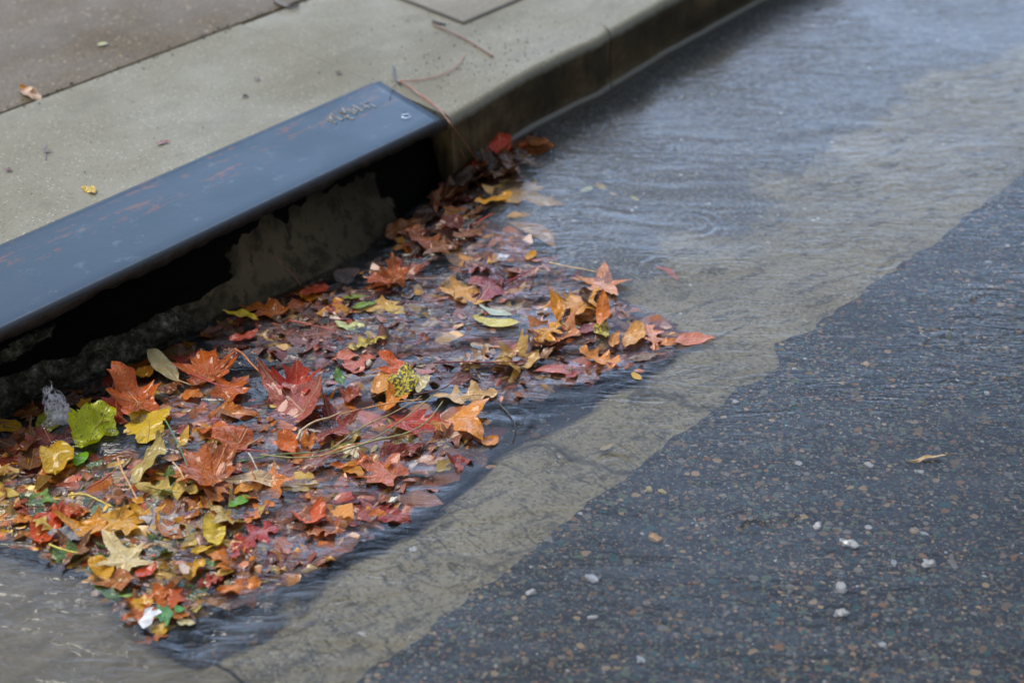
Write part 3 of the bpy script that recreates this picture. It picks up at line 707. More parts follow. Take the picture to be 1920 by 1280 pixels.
# ------------------------------------------------------------------ the leaves one can pick out
# kind, base px, tip px, height mm over the water, width, colour, curl, tilt, roll, spots, stem px or None, short name, label
HERO = [
 ('scrap', (152, 842), (208, 776), 6, .68, (176, 186, 24), .55, 5, 8, .74, None, 'lime leaf', 'crumpled lime green and yellow leaf, largest green one near the drain wall'),
 ('oval', (162, 846), (141, 872), 10, .6, (120, 178, 48), .1, 0, 0, 0, None, 'tiny green leaf', 'tiny fresh green leaf tucked under the crumpled lime green leaf'),
 ('oval', (92, 768), (85, 812), 8, .75, (140, 140, 40), .15, 0, 0, .1, None, 'olive teardrop leaf', 'olive teardrop shaped leaf left of the white splash by the wall'),
 ('oval', (98, 832), (106, 897), 14, .6, (200, 158, 66), .35, 8, 0, .2, None, 'twisted mustard leaf', 'twisted mustard yellow leaf with brown bars, left of the lime green leaf'),
 ('maple', (120, 842), (-30, 862), 3, .8, (120, 34, 12), .15, 0, 0, .1, None, 'dark red leaf', 'large dark red maple leaf running out at the left edge'),
 ('maple', (230, 778), (120, 770), 3, .7, (140, 40, 18), .15, 0, 0, .1, None, 'deep red leaf', 'deep red maple leaf behind the lime green leaf beneath the wall'),
 ('oval', (40, 800), (-20, 795), 5, .6, (170, 120, 14), .1, 0, 0, .2, None, 'ochre leaf', 'ochre leaf in the shade at the left edge under the drain wall'),
 ('maple', (262, 768), (226, 702), 14, .72, (196, 88, 20), .4, 18, 10, .1, [(222, 712), (207, 738)], 'burnt orange leaf', 'burnt orange maple leaf standing up against the wall with a dark red stem'),
 ('scrap', (258, 762), (276, 836), 10, .62, (216, 176, 78), .3, 0, 0, .25, None, 'mottled yellow leaf', 'mottled pale yellow leaf below the burnt orange standing leaf'),
 ('lance', (253, 908), (309, 828), 13, .42, (182, 162, 104), .3, 4, -20, .12, None, 'long olive leaf', 'curved olive tan willow leaf with a shaded edge in front of the lime leaf'),
 ('lance', (334, 842), (357, 806), 16, .3, (220, 172, 90), .2, 10, 0, 0, None, 'small tan spear', 'small tan spear shaped leaf above the green stem'),
 ('lance', (333, 712), (277, 660), 17, .36, (178, 164, 122), .15, 4, 6, .12, [(360, 722)], 'grey olive leaf', 'smooth grey olive pointed leaf lying on the pile next to the wall'),
 ('scrap', (250, 708), (288, 688), 12, .7, (212, 140, 66), .4, 0, 0, .1, None, 'frilly orange leaf', 'frilly orange yellow scrap of leaf right of the standing burnt orange leaf'),
 ('maple', (392, 712), (384, 656), 13, 1.0, (186, 84, 22), .3, 6, 0, .12, None, 'rust maple leaf', 'rusty orange maple leaf beside the wall left of the big mauve leaf'),
 ('maple', (418, 742), (470, 700), 11, .9, (192, 86, 20), .3, 0, 0, .15, None, 'orange maple leaf', 'bright rust maple leaf pinned under the big mauve leaf'),
 ('trident', (586, 784), (474, 702), 14, .62, (158, 82, 78), .3, 2, -8, .06, None, 'big mauve leaf', 'big smooth mauve maple leaf arching out of the water'),
 ('maple', (552, 738), (560, 690), 14, .95, (184, 40, 8), .4, 8, 0, .1, None, 'scarlet leaf', 'small scarlet maple leaf just right of the big mauve leaf'),
 ('trident', (462, 835), (366, 786), 13, .75, (186, 90, 50), .35, 0, 14, .04, [(495, 817)], 'copper leaf', 'copper coloured folded leaf with a thin stem in the middle of the pile'),
 ('maple', (412, 905), (336, 852), 11, .9, (180, 96, 60), .35, 0, 0, .14, None, 'salmon brown leaf', 'salmon brown crinkled maple leaf under the copper leaf'),
 ('oak', (378, 950), (432, 908), 13, .7, (172, 102, 60), .4, 4, 10, .2, None, 'folded brown leaf', 'folded reddish brown leaf right of the straw coloured leaf'),
 ('oak', (248, 918), (368, 934), 9, .42, (200, 170, 100), .3, 0, 0, .25, None, 'straw coloured leaf', 'ragged straw coloured lobed leaf above the golden maple leaf'),
 ('trident', (198, 994), (100, 972), 15, .62, (232, 152, 58), .28, 4, 0, .05, [(232, 989)], 'golden orange leaf', 'golden orange maple leaf with a pale curved stem near the cream star leaf'),
 ('maple', (205, 985), (312, 965), 12, .62, (236, 170, 86), .3, 0, 0, .06, None, 'golden leaf', 'broad golden maple leaf right of the golden orange leaf'),
 ('trident', (96, 962), (152, 958), 13, .85, (206, 66, 44), .3, 0, -8, .06, None, 'red folded leaf', 'glossy red folded leaf above the silvery patch at lower left'),
 ('oval', (93, 960), (76, 1022), 12, .62, (202, 72, 34), .25, 0, 0, .08, None, 'hanging red leaf', 'orange red pointed leaf hanging left of the silvery glint'),
 ('scrap', (93, 1000), (155, 1018), 5, .55, (140, 148, 160), .3, 0, 0, .3, None, 'silvery glint', 'leaf shape painted silvery blue as the water glint between red leaf and yellow blade'),  # pale colour paints a ripple's reflection seen between the leaves
 ('maple', (283, 968), (346, 1004), 12, .62, (186, 178, 174), .25, 0, 0, .05, None, 'silver grey leaf', 'silver grey toothed leaf right of the broad golden leaf'),
 ('star', (246, 1062), (190, 998), 15, .78, (248, 222, 160), .12, 3, 0, .0, None, 'cream star leaf', 'pale cream five pointed star leaf, brightest in the pile'),
 ('oval', (208, 1084), (170, 1048), 12, .55, (238, 170, 16), .3, 0, 0, .1, None, 'bright amber leaf', 'bright amber yellow leaf just left below the cream star leaf'),
 ('trident', (252, 1086), (165, 1100), 9, .55, (172, 100, 54), .3, 0, 0, .12, None, 'tan brown leaf', 'wide tan brown leaf with orange centre under the bright amber leaf'),
 ('oval', (254, 1078), (293, 1058), 10, .7, (198, 64, 26), .15, 0, 0, .04, None, 'small red leaf', 'small brick red leaf touching the right point of the cream star leaf'),
 ('oval', (407, 1022), (386, 974), 13, .5, (242, 208, 104), .35, 0, 14, .04, None, 'pale yellow leaf', 'pale yellow upright leaf with a wavy edge right of the silver grey leaf'),
 ('lance', (398, 1022), (356, 1032), 11, .4, (244, 190, 20), .25, 0, 0, .04, None, 'vivid yellow leaf', 'vivid yellow leaf at the foot of the pale yellow upright leaf'),
 ('lance', (398, 1022), (432, 1012), 10, .3, (236, 200, 80), .2, 0, 0, .04, None, 'lemon leaf', 'lemon yellow sliver of leaf right of the vivid yellow leaf'),
 ('scrap', (348, 1084), (384, 1052), 12, .6, (228, 166, 78), .5, 4, 0, .1, None, 'curled apricot leaf', 'curled apricot leaf with a white edge below the pale yellow leaf'),
 ('lance', (338, 1054), (352, 1082), 13, .4, (214, 196, 180), .3, 0, 0, .1, None, 'whitish sliver', 'whitish sliver of leaf beside the curled apricot leaf'),
 ('oak', (342, 1100), (238, 1128), 10, .5, (194, 96, 38), .35, 0, 0, .1, None, 'rusty oak leaf', 'rusty orange oak leaf with pointed lobes near the lower tip of the pile'),
 ('oak', (318, 1128), (232, 1166), 8, .45, (186, 92, 40), .35, 0, 0, .15, None, 'torn oak leaf', 'torn rust coloured oak leaf at the lower left tip of the pile'),
 ('lance', (298, 1132), (311, 1178), 9, .42, (84, 148, 88), .2, 0, 0, .05, None, 'green sliver', 'blue green sliver of leaf at the lower tip of the pile'),
 ('scrap', (294, 1170), (306, 1188), 8, .9, (222, 168, 62), .2, 0, 0, 0, None, 'amber scrap', 'amber yellow scrap at the very bottom of the pile'),
 ('oval', (328, 1136), (346, 1144), 9, .7, (84, 160, 84), .2, 0, 0, 0, None, 'green fleck', 'green fleck of leaf above the cream scraps at the lower tip'),
 ('scrap', (332, 1164), (366, 1168), 7, .5, (216, 206, 160), .4, 0, 0, .1, None, 'cream scrap', 'cream coloured scrap right of the white paper bit'),
 ('oak', (320, 1188), (258, 1202), 3, .4, (170, 90, 50), .2, 0, 0, .1, None, 'last brown leaf', 'brown leaf sliver pointing out of the lowest corner of the pile'),
 ('oak', (522, 978), (436, 1034), 5, .62, (166, 58, 62), .2, 0, 0, .04, None, 'crimson leaf', 'crimson lobed leaf under water right of the vivid yellow leaf'),
 ('oak', (430, 1046), (470, 1022), 5, .6, (172, 62, 68), .2, 0, 0, .04, None, 'crimson tip', 'short crimson leaf tip below the crimson lobed leaf'),
 ('trident', (610, 972), (540, 958), 6, .85, (222, 92, 60), .3, 0, 0, .06, None, 'coral leaf', 'coral red curled leaf under the long tan strip leaf'),
 ('oak', (735, 935), (656, 984), -2, .7, (150, 70, 66), .25, 0, 0, .06, None, 'dim rose leaf', 'dim rose leaf sunk near the white pebble at the pile edge'),
 ('oval', (467, 930), (429, 950), 9, .55, (110, 168, 66), .15, 0, 0, .06, None, 'leaf green oval', 'fresh green oval leaf right of the folded brown leaf'),
 ('oval', (484, 894), (526, 906), 8, .6, (108, 158, 78), .15, 0, 0, .06, None, 'soft green leaf', 'soft green leaf just below the long tan strip leaf'),
 ('lance', (412, 898), (598, 912), 14, .13, (206, 182, 150), .2, 0, 0, .06, None, 'long tan strip', 'long tan strip of leaf bridging the middle of the pile'),
 ('oval', (438, 922), (500, 898), 10, .5, (226, 150, 88), .3, 0, 0, .06, None, 'orange curled leaf', 'orange peach leaf beneath the left end of the long tan strip'),
 ('oval', (536, 812), (556, 850), 12, .62, (206, 104, 62), .5, 0, 24, .04, None, 'rolled copper leaf', 'rolled copper orange leaf at the end of the forked straw twig'),
 ('oak', (548, 842), (588, 884), 3, .6, (212, 138, 100), .2, 0, 0, .06, None, 'washed salmon leaf', 'washed out salmon leaf under water below the rolled copper leaf'),
 ('lance', (690, 862), (616, 878), 9, .3, (234, 108, 36), .25, 0, 0, .0, None, 'orange flame leaf', 'orange flame shaped leaf just under the grass blades'),
 ('oval', (642, 874), (682, 892), 9, .5, (240, 162, 100), .3, 0, 0, .0, None, 'peach leaf', 'peach coloured curled leaf right below the orange flame leaf'),
 ('maple', (742, 900), (668, 858), 1, .75, (186, 100, 82), .2, 0, 0, .04, None, 'sunken salmon leaf', 'large salmon maple leaf sunk below the grass blades'),
 ('trident', (842, 764), (910, 830), 11, .85, (246, 152, 72), .2, 3, 0, .0, None, 'glowing orange leaf', 'glowing orange maple leaf with red rim floating at the edge of the pile'),
 ('oval', (903, 832), (934, 820), 4, .8, (228, 142, 84), .2, 0, 0, .0, None, 'orange disc leaf', 'small round orange leaf below the glowing orange leaf'),
 ('oak', (806, 748), (928, 736), 8, .48, (240, 196, 154), .25, 0, 0, .0, None, 'cream peach leaf', 'cream and peach lobed leaf above the glowing orange leaf'),
 ('maple', (742, 792), (850, 800), 7, .62, (190, 74, 76), .25, 0, 0, .05, None, 'raspberry leaf', 'raspberry red maple leaf crossed by grass blades'),
 ('oval', (768, 694), (710, 668), 18, .42, (232, 98, 14), .25, 8, 0, .0, None, 'vivid orange leaf', 'vivid orange pointed leaf at the top of the central clump'),
 ('lance', (757, 704), (706, 695), 16, .34, (222, 92, 18), .2, 4, 0, .0, None, 'deep orange sliver', 'deep orange sliver just below the vivid orange pointed leaf'),
 ('oval', (742, 742), (764, 692), 19, .52, (232, 204, 50), .25, 10, 10, 1.0, None, 'black spotted leaf', 'yellow leaf densely spotted black on top of the central clump'),
 ('oval', (722, 738), (742, 704), 16, .5, (226, 196, 50), .2, 8, 0, .95, None, 'speckled leaf', 'small yellow leaf speckled black, left of the black spotted one'),
 ('scrap', (750, 692), (794, 716), 15, .5, (240, 216, 122), .3, 0, 0, .06, None, 'butter leaf', 'butter yellow leaf behind the black spotted leaf'),
 ('oval', (782, 734), (804, 706), 16, .4, (214, 202, 160), .3, 4, 0, .1, None, 'ivory pod', 'ivory folded leaf right of the butter yellow leaf'),
 ('oval', (708, 742), (720, 698), 13, .62, (238, 162, 106), .25, 0, 0, .04, None, 'peach oval', 'smooth peach oval leaf left of the black spotted leaf'),
 ('trident', (740, 768), (728, 728), 14, .9, (230, 132, 20), .4, 0, 0, .04, None, 'tangerine leaf', 'tangerine orange leaf below the black spotted leaf'),
 ('scrap', (652, 752), (672, 724), 13, .7, (150, 52, 20), .4, 0, 0, .1, None, 'rust curl', 'dark rust curled leaf left of the tangerine leaf'),
 ('lance', (642, 722), (630, 694), 14, .4, (72, 120, 44), .2, 8, 0, .0, None, 'green spear', 'small dark green spear of leaf standing above the central clump'),
 ('oval', (622, 672), (672, 664), 7, .55, (212, 126, 116), .2, 0, 0, .0, None, 'pink leaf', 'dusty pink oval leaf, upper one of a pair in open water'),
 ('oval', (642, 680), (682, 700), 6, .6, (196, 118, 114), .2, 0, 0, .0, None, 'mauve pink leaf', 'mauve pink leaf, lower one of a pair in open water'),
 ('oval', (672, 672), (706, 668), 6, .7, (200, 110, 96), .3, 0, 0, .0, None, 'rosy leaf', 'rosy curled leaf between the pink pair and the vivid orange leaf'),
 ('oak', (648, 652), (722, 636), 8, .5, (216, 190, 112), .35, 0, 0, .04, None, 'wheat coloured leaf', 'wheat coloured lobed leaf above the pink pair'),
 ('oval', (972, 606), (886, 594), 8, .32, (230, 216, 116), .08, 0, 0, .62, None, 'speckled lemon leaf', 'long lemon yellow leaf with fine dark speckles in the centre of the stream'),
 ('lance', (960, 590), (895, 572), 5, .25, (190, 205, 190), .1, 0, 0, .0, None, 'pale mint leaf', 'pale mint sliver just behind the speckled lemon leaf'),
 ('maple', (845, 542), (930, 572), 4, .5, (230, 168, 112), .2, 0, 0, .0, None, 'washed peach leaf', 'washed peach maple leaf above the speckled lemon leaf'),
 ('oval', (722, 574), (768, 584), 4, .6, (222, 182, 92), .1, 0, 0, .0, None, 'yellow round leaf', 'rounded soft yellow leaf under water in mid stream'),
 ('oval', (628, 604), (684, 614), 8, .42, (206, 214, 150), .2, 0, 0, .0, None, 'pale green leaf', 'pale green white leaf left of the rounded yellow leaf'),
 ('lance', (486, 598), (418, 584), 16, .24, (208, 172, 40), .25, 0, 0, .5, None, 'mottled yellow strip', 'narrow yellow leaf with dark blotches against the inlet wall'),
 ('maple', (525, 586), (452, 566), 11, .6, (172, 84, 22), .3, 0, 0, .1, None, 'wall rust leaf', 'rust orange leaf at the wall behind the narrow blotched yellow leaf'),
 ('oval', (430, 636), (484, 620), 9, .45, (184, 80, 80), .25, 0, 0, .05, None, 'rose red leaf', 'rose red pointed leaf under the narrow blotched yellow leaf'),
 ('oval', (592, 586), (680, 584), 12, .32, (192, 128, 54), .2, 0, 0, .05, None, 'bronze leaf', 'bronze serrated leaf below the green pair by the wall'),
 ('lance', (640, 556), (692, 552), 9, .3, (110, 126, 30), .1, 0, 0, .0, None, 'moss green leaf', 'moss green leaf, upper of two green ones by the wall'),
 ('lance', (660, 576), (708, 566), 9, .35, (116, 146, 40), .1, 0, 0, .0, None, 'grass green leaf', 'grass green leaf, lower of two green ones by the wall'),
 ('oval', (562, 550), (602, 560), 11, .45, (216, 132, 36), .2, 0, 0, .05, None, 'amber wall leaf', 'amber leaf at the foot of the pale inlet wall'),
 ('oval', (596, 562), (644, 566), 10, .4, (196, 124, 26), .2, 0, 0, .05, None, 'honey leaf', 'honey brown leaf right of the amber leaf at the wall'),
 ('maple', (742, 530), (738, 498), 22, .75, (180, 96, 66), .5, 32, 0, .05, None, 'upright rust leaf', 'rust maple leaf rearing up out of the water before the inlet wall'),
 ('maple', (735, 532), (680, 520), 10, .8, (168, 84, 62), .4, 0, 0, .05, None, 'low rust leaf', 'crinkled rust leaf at the left foot of the rearing maple leaf'),
 ('maple', (745, 520), (800, 500), 7, .8, (150, 84, 74), .4, 0, 0, .08, None, 'pinkish brown leaf', 'pinkish brown crinkled leaf right of the rearing maple leaf'),
 ('maple', (905, 548), (1015, 516), 0, .62, (150, 78, 90), .2, 0, 0, .04, None, 'plum leaf', 'large plum coloured maple leaf under water below the white shell'),
 ('oval', (986, 486), (1004, 472), 6, .6, (216, 152, 60), .2, 0, 0, .0, None, 'gold fleck', 'small gold leaf right of the white shell'),
 ('lance', (954, 416), (1042, 470), -3, .26, (190, 152, 120), .1, 0, 0, .0, None, 'tan blade leaf', 'long curved tan leaf sliding under water above the white shell'),
 ('maple', (936, 352), (1056, 396), -3, .55, (196, 160, 114), .15, 0, 0, .0, None, 'drowned tan leaf', 'broad tan maple leaf drowned at the upstream end of the pile'),
 ('oval', (960, 360), (890, 378), 7, .38, (236, 168, 92), .25, 0, 0, .0, None, 'gold tipped leaf', 'golden orange leaf at the lip where water falls in'),
 ('oval', (996, 404), (950, 406), -2, .4, (196, 156, 116), .1, 0, 0, .0, None, 'beige oval', 'beige oval leaf between the two drowned tan leaves'),
 ('star', (1128, 545), (1142, 494), 4, 1.0, (216, 146, 120), .12, 0, 0, .0, None, 'pink star leaf', 'salmon pink star leaf afloat beside the white stem'),
 ('maple', (1112, 572), (1008, 582), 12, .72, (240, 168, 106), .3, 3, 0, .08, None, 'big peach leaf', 'big peach orange maple leaf arched at the right hand clump'),
 ('oval', (1130, 580), (1090, 552), 16, .7, (86, 52, 28), .5, 10, 0, .3, None, 'shaded hollow', 'dark brown leaf shape added for the shaded hollow over the big peach leaf'),  # brown leaf laid in for the dark shading of a hollow
 ('lance', (1047, 602), (1027, 562), 22, .24, (230, 148, 22), .2, 22, 0, .0, None, 'upright gold blade', 'golden blade standing up, left of two before the big peach leaf'),
 ('lance', (1047, 602), (1046, 567), 22, .26, (224, 140, 24), .2, 22, 0, .0, None, 'second gold blade', 'golden blade standing up, right of two before the big peach leaf'),
 ('oak', (1048, 602), (1008, 642), 16, .62, (230, 156, 48), .25, 0, 0, .0, None, 'amber oak leaf', 'amber oak leaf hanging below the two golden blades'),
 ('oval', (1052, 600), (1088, 614), 17, .36, (200, 222, 182), .2, 0, 0, .0, [(1075, 590), (1105, 588)], 'silver green leaf', 'silver green small leaf right of the amber oak leaf'),
 ('lance', (1124, 614), (1129, 564), 20, .3, (206, 114, 62), .2, 16, 0, .0, None, 'terracotta blade', 'terracotta blade standing in the right hand clump'),
 ('oval', (1080, 622), (1126, 610), 10, .5, (156, 100, 110), .15, 0, 0, .0, None, 'lilac brown leaf', 'lilac brown oval leaf right of the silver green one'),
 ('oval', (1130, 602), (1136, 636), 15, .5, (220, 200, 80), .2, 0, 0, .95, None, 'blotched yellow leaf', 'black blotched yellow leaf below the terracotta blade'),
 ('oval', (1202, 608), (1172, 650), 11, .5, (230, 166, 112), .25, 0, 0, .0, None, 'apricot leaf', 'apricot folded leaf right of the blotched yellow leaf'),
 ('oak', (1210, 602), (1228, 652), 9, .5, (212, 142, 124), .2, 0, 0, .0, None, 'shell pink leaf', 'shell pink ragged leaf right of the apricot folded leaf'),
 ('scrap', (1272, 640), (1230, 643), 8, .5, (216, 138, 100), .3, 0, 0, .0, None, 'salmon scrap', 'crumpled salmon scrap touching the pink spear leaf'),
 ('lance', (1262, 642), (1342, 632), 7, .42, (204, 126, 112), .15, 0, 0, .0, None, 'pink spear leaf', 'pink spear shaped leaf, rightmost of the whole pile'),
 ('lance', (1148, 652), (1160, 622), 12, .36, (218, 146, 98), .2, 0, 0, .0, None, 'tan seed leaf', 'small tan leaf hanging below the dark gap in the right hand clump'),
 ('oak', (1165, 682), (1090, 658), 8, .7, (230, 150, 102), .25, 0, 0, .0, None, 'orange oak leaf', 'bright orange pink oak leaf floating below the right hand clump'),
 ('lance', (1112, 686), (1000, 694), 0, .3, (188, 110, 110), .1, 0, 0, .0, None, 'pink smear leaf', 'long pink leaf under water left of the orange pink oak leaf'),
 ('lance', (1178, 674), (1238, 664), 9, .3, (140, 118, 104), .2, 0, 0, .1, None, 'grey brown leaf', 'grey brown shrivelled leaf right of the orange pink oak leaf'),
 ('oval', (1186, 698), (1202, 712), 3, .6, (214, 166, 80), .1, 0, 0, .0, None, 'yellow chip', 'small yellow leaf chip below the grey brown shrivelled leaf'),
 ('oval', (1014, 670), (1040, 650), 10, .4, (160, 118, 92), .3, 0, 0, .1, None, 'little brown curl', 'little brown curled leaf left of the orange pink oak leaf'),
 ('oak', (862, 686), (912, 656), 10, .6, (228, 184, 152), .45, 0, 0, .04, None, 'crumpled cream leaf', 'crumpled cream pink leaf at the left end of the red stem'),
 ('oval', (884, 644), (926, 670), 2, .5, (190, 160, 128), .1, 0, 0, .0, None, 'beige sunk leaf', 'beige leaf under water behind the crumpled cream pink leaf'),
 ('lance', (908, 308), (860, 314), 12, .4, (176, 16, 26), .2, 4, 0, .0, None, 'ruby leaf', 'ruby red leaf at the far corner of the inlet under the pine needles'),
 ('lance', (900, 296), (892, 262), 16, .35, (150, 18, 50), .2, 20, 0, .0, None, 'magenta leaf', 'magenta leaf standing behind the ruby red leaf'),
 ('lance', (942, 296), (930, 254), 18, .5, (200, 74, 70), .3, 24, 0, .0, None, 'coral spike', 'coral red spike of leaf, tallest in the far corner'),
 ('oval', (908, 286), (940, 286), 14, .5, (190, 96, 30), .3, 0, 0, .05, None, 'orange corner leaf', 'orange brown leaf at the base of the coral spike'),
 ('oval', (922, 304), (948, 292), 12, .6, (226, 186, 130), .3, 0, 0, .0, None, 'cream corner leaf', 'cream peach leaf below the coral spike'),
 ('oval', (960, 268), (1010, 262), 8, .5, (96, 54, 28), .3, 0, 0, .1, None, 'brown corner leaf', 'dark brown leaf against the kerb, farthest upstream'),
 ('lance', (974, 276), (996, 266), 12, .5, (214, 92, 44), .3, 0, 0, .0, None, 'ember leaf', 'ember orange chip on the farthest dark brown leaf'),
 ('lance', (888, 322), (822, 384), 6, .22, (104, 60, 36), .25, 0, 0, .1, None, 'drooping brown leaf', 'long drooping brown leaf along the dark opening'),
 ('oval', (760, 424), (796, 420), 7, .5, (160, 122, 60), .3, 0, 0, .15, None, 'dim yellow leaf', 'dim yellow leaf in the shadow of the opening'),
 ('oval', (962, 326), (934, 328), 4, .5, (150, 90, 90), .2, 0, 0, .1, None, 'dusky chip', 'dusky pink chip below the cream corner leaf'),
]
for i, (kind, b, tp, h, wf, col, curl, tilt, roll, spots, stem, short, label) in enumerate(HERO):
    o, L = place(kind, b, tp, h * .62 / 1000 - .0015, wf, col, curl=curl * .85, tilt=tilt, roll=roll, spots=spots, seed=i * 7 + 3)
    tag(o, label, 'leaf', 'autumn leaves washed against the drain')
    heroes.append((b, tp, short, o))
    if stem:
        s0 = o.location.copy(); pts = [s0]
        for q in stem: pts.append(at(q[0], q[1], s0.z + .006))
        inv = (Matrix.Translation(o.location) @ o.rotation_euler.to_matrix().to_4x4() @ Matrix.Scale(L, 4)).inverted()
        me = tube([inv @ p for p in pts], .0013 / L, .0009 / L, 'leaf_stem'); so = link('leaf_stem', me, M['stem'], o)
        so.color = (*lin((150, 60, 50) if 'red' in label and 'orange' in label else (214, 176, 130)), 1)

# ------------------------------------------------------------------ the crowd between them
PAL = {
 'gold': [((222, 160, 70), 'gold'), ((200, 160, 100), 'straw'), ((208, 120, 56), 'orange'), ((176, 104, 62), 'light brown'), ((196, 84, 46), 'red'), ((236, 196, 116), 'pale yellow'), ((134, 86, 56), 'brown'), ((96, 130, 66), 'green')],
 'rust': [((186, 104, 54), 'rust'), ((158, 92, 70), 'red brown'), ((200, 116, 74), 'salmon'), ((214, 148, 92), 'peach'), ((126, 78, 60), 'brown'), ((160, 60, 58), 'crimson'), ((188, 160, 100), 'straw'), ((150, 100, 90), 'dusky')],
 'plum': [((124, 82, 84), 'plum'), ((150, 96, 86), 'dusky pink'), ((112, 70, 62), 'dark brown'), ((172, 112, 88), 'salmon'), ((96, 74, 76), 'grey brown'), ((196, 156, 104), 'straw'), ((146, 72, 66), 'dull red')],
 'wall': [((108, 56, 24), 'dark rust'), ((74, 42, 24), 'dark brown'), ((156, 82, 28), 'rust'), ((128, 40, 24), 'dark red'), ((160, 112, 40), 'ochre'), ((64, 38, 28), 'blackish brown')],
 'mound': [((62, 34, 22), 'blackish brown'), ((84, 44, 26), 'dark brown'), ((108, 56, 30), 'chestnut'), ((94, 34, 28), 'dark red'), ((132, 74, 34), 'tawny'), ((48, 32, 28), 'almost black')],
 'pink': [((196, 128, 106), 'salmon'), ((160, 104, 100), 'dusky pink'), ((132, 96, 86), 'brown'), ((214, 158, 110), 'peach'), ((148, 90, 96), 'mauve')],
}
zones = [  # polygon px, palette, count, size range px
 ([(10, 850), (180, 860), (330, 880), (420, 960), (430, 1060), (380, 1130), (300, 1180), (230, 1130), (160, 1060), (70, 1030), (0, 1010), (-30, 900)], 'gold', 112, (30, 74)),
 ([(300, 720), (600, 760), (800, 770), (930, 820), (860, 890), (760, 960), (640, 1030), (500, 1110), (400, 1150), (380, 1040), (340, 900)], 'rust', 96, (34, 80)),
 ([(440, 620), (600, 580), (780, 520), (960, 560), (1080, 640), (1100, 710), (960, 760), (860, 720), (700, 740), (560, 720)], 'plum', 72, (26, 70)),
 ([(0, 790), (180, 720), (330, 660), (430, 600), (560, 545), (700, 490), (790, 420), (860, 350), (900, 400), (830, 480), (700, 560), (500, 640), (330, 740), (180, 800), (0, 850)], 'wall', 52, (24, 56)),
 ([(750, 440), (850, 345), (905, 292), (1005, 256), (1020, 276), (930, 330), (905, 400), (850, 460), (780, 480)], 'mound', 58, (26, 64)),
 ([(880, 400), (1000, 470), (1150, 560), (1290, 640), (1200, 700), (1060, 660), (980, 580), (880, 520), (840, 450)], 'pink', 34, (22, 56)),
]
def inside(p, poly):
    c = False; n = len(poly)
    for i in range(n):
        a, b = poly[i], poly[(i + 1) % n]
        if (a[1] > p[1]) != (b[1] > p[1]) and p[0] < (b[0] - a[0]) * (p[1] - a[1]) / (b[1] - a[1]) + a[0]: c = not c
    return c
variants = {}
for kind, wfs in (('maple', (.7, .9, .55)), ('star', (.8, 1.)), ('trident', (.7, .9)), ('oval', (.5, .38, .62)), ('lance', (.3, .22)), ('oak', (.55, .7, .45)), ('scrap', (.6, .8))):
    variants[kind] = [leaf_mesh(kind, w, c, int(w * 100) + s * 31) for w in wfs for s, c in ((1, .14), (2, .32))]
kinds = ['maple'] * 3 + ['trident'] * 2 + ['oval'] * 6 + ['lance'] * 3 + ['oak'] * 4 + ['scrap'] * 6 + ['star']
KW = {'maple': 'maple leaf', 'star': 'star leaf', 'trident': 'three lobed leaf', 'oval': 'oval leaf', 'lance': 'narrow leaf', 'oak': 'lobed leaf', 'scrap': 'leaf scrap'}
used = set(); placed = []
rf = random.Random(77)
def hero_rel(px, py, k=0):
    ds = sorted(((math.hypot((b[0] + t[0]) / 2 - px, (b[1] + t[1]) / 2 - py), i) for i, (b, t, s, o) in enumerate(heroes)))
    i = ds[k][1]; b, t, s, o = heroes[i]; cx, cy = (b[0] + t[0]) / 2, (b[1] + t[1]) / 2
    dx, dy = px - cx, py - cy
    side = ('right of' if dx > 0 else 'left of') if abs(dx) > abs(dy) * 1.3 else ('below' if dy > 0 else 'above') if abs(dy) > abs(dx) * 1.3 else (('lower' if dy > 0 else 'upper') + (' right of' if dx > 0 else ' left of'))
    return side, s
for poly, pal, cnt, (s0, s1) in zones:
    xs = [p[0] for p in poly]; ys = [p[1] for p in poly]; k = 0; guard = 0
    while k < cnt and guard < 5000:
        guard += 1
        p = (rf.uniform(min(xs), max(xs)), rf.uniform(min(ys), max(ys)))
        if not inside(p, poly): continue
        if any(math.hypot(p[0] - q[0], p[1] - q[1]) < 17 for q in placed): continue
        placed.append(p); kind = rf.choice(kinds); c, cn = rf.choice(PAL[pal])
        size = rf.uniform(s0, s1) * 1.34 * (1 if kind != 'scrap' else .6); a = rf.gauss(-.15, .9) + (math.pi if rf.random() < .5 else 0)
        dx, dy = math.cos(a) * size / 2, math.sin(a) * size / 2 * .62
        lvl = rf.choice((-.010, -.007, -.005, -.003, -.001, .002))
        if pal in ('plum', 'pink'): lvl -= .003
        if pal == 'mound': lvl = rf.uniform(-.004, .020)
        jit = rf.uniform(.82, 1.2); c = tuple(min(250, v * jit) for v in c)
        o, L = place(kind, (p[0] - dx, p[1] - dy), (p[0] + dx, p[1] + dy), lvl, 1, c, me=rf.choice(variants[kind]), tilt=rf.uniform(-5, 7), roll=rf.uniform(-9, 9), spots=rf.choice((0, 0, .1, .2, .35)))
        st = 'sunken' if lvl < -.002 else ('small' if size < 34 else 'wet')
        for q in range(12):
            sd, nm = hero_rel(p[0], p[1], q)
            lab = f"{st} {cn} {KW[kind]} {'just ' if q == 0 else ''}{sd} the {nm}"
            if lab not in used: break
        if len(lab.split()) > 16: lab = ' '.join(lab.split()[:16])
        used.add(lab); tag(o, lab, 'leaf', 'autumn leaves washed against the drain'); k += 1

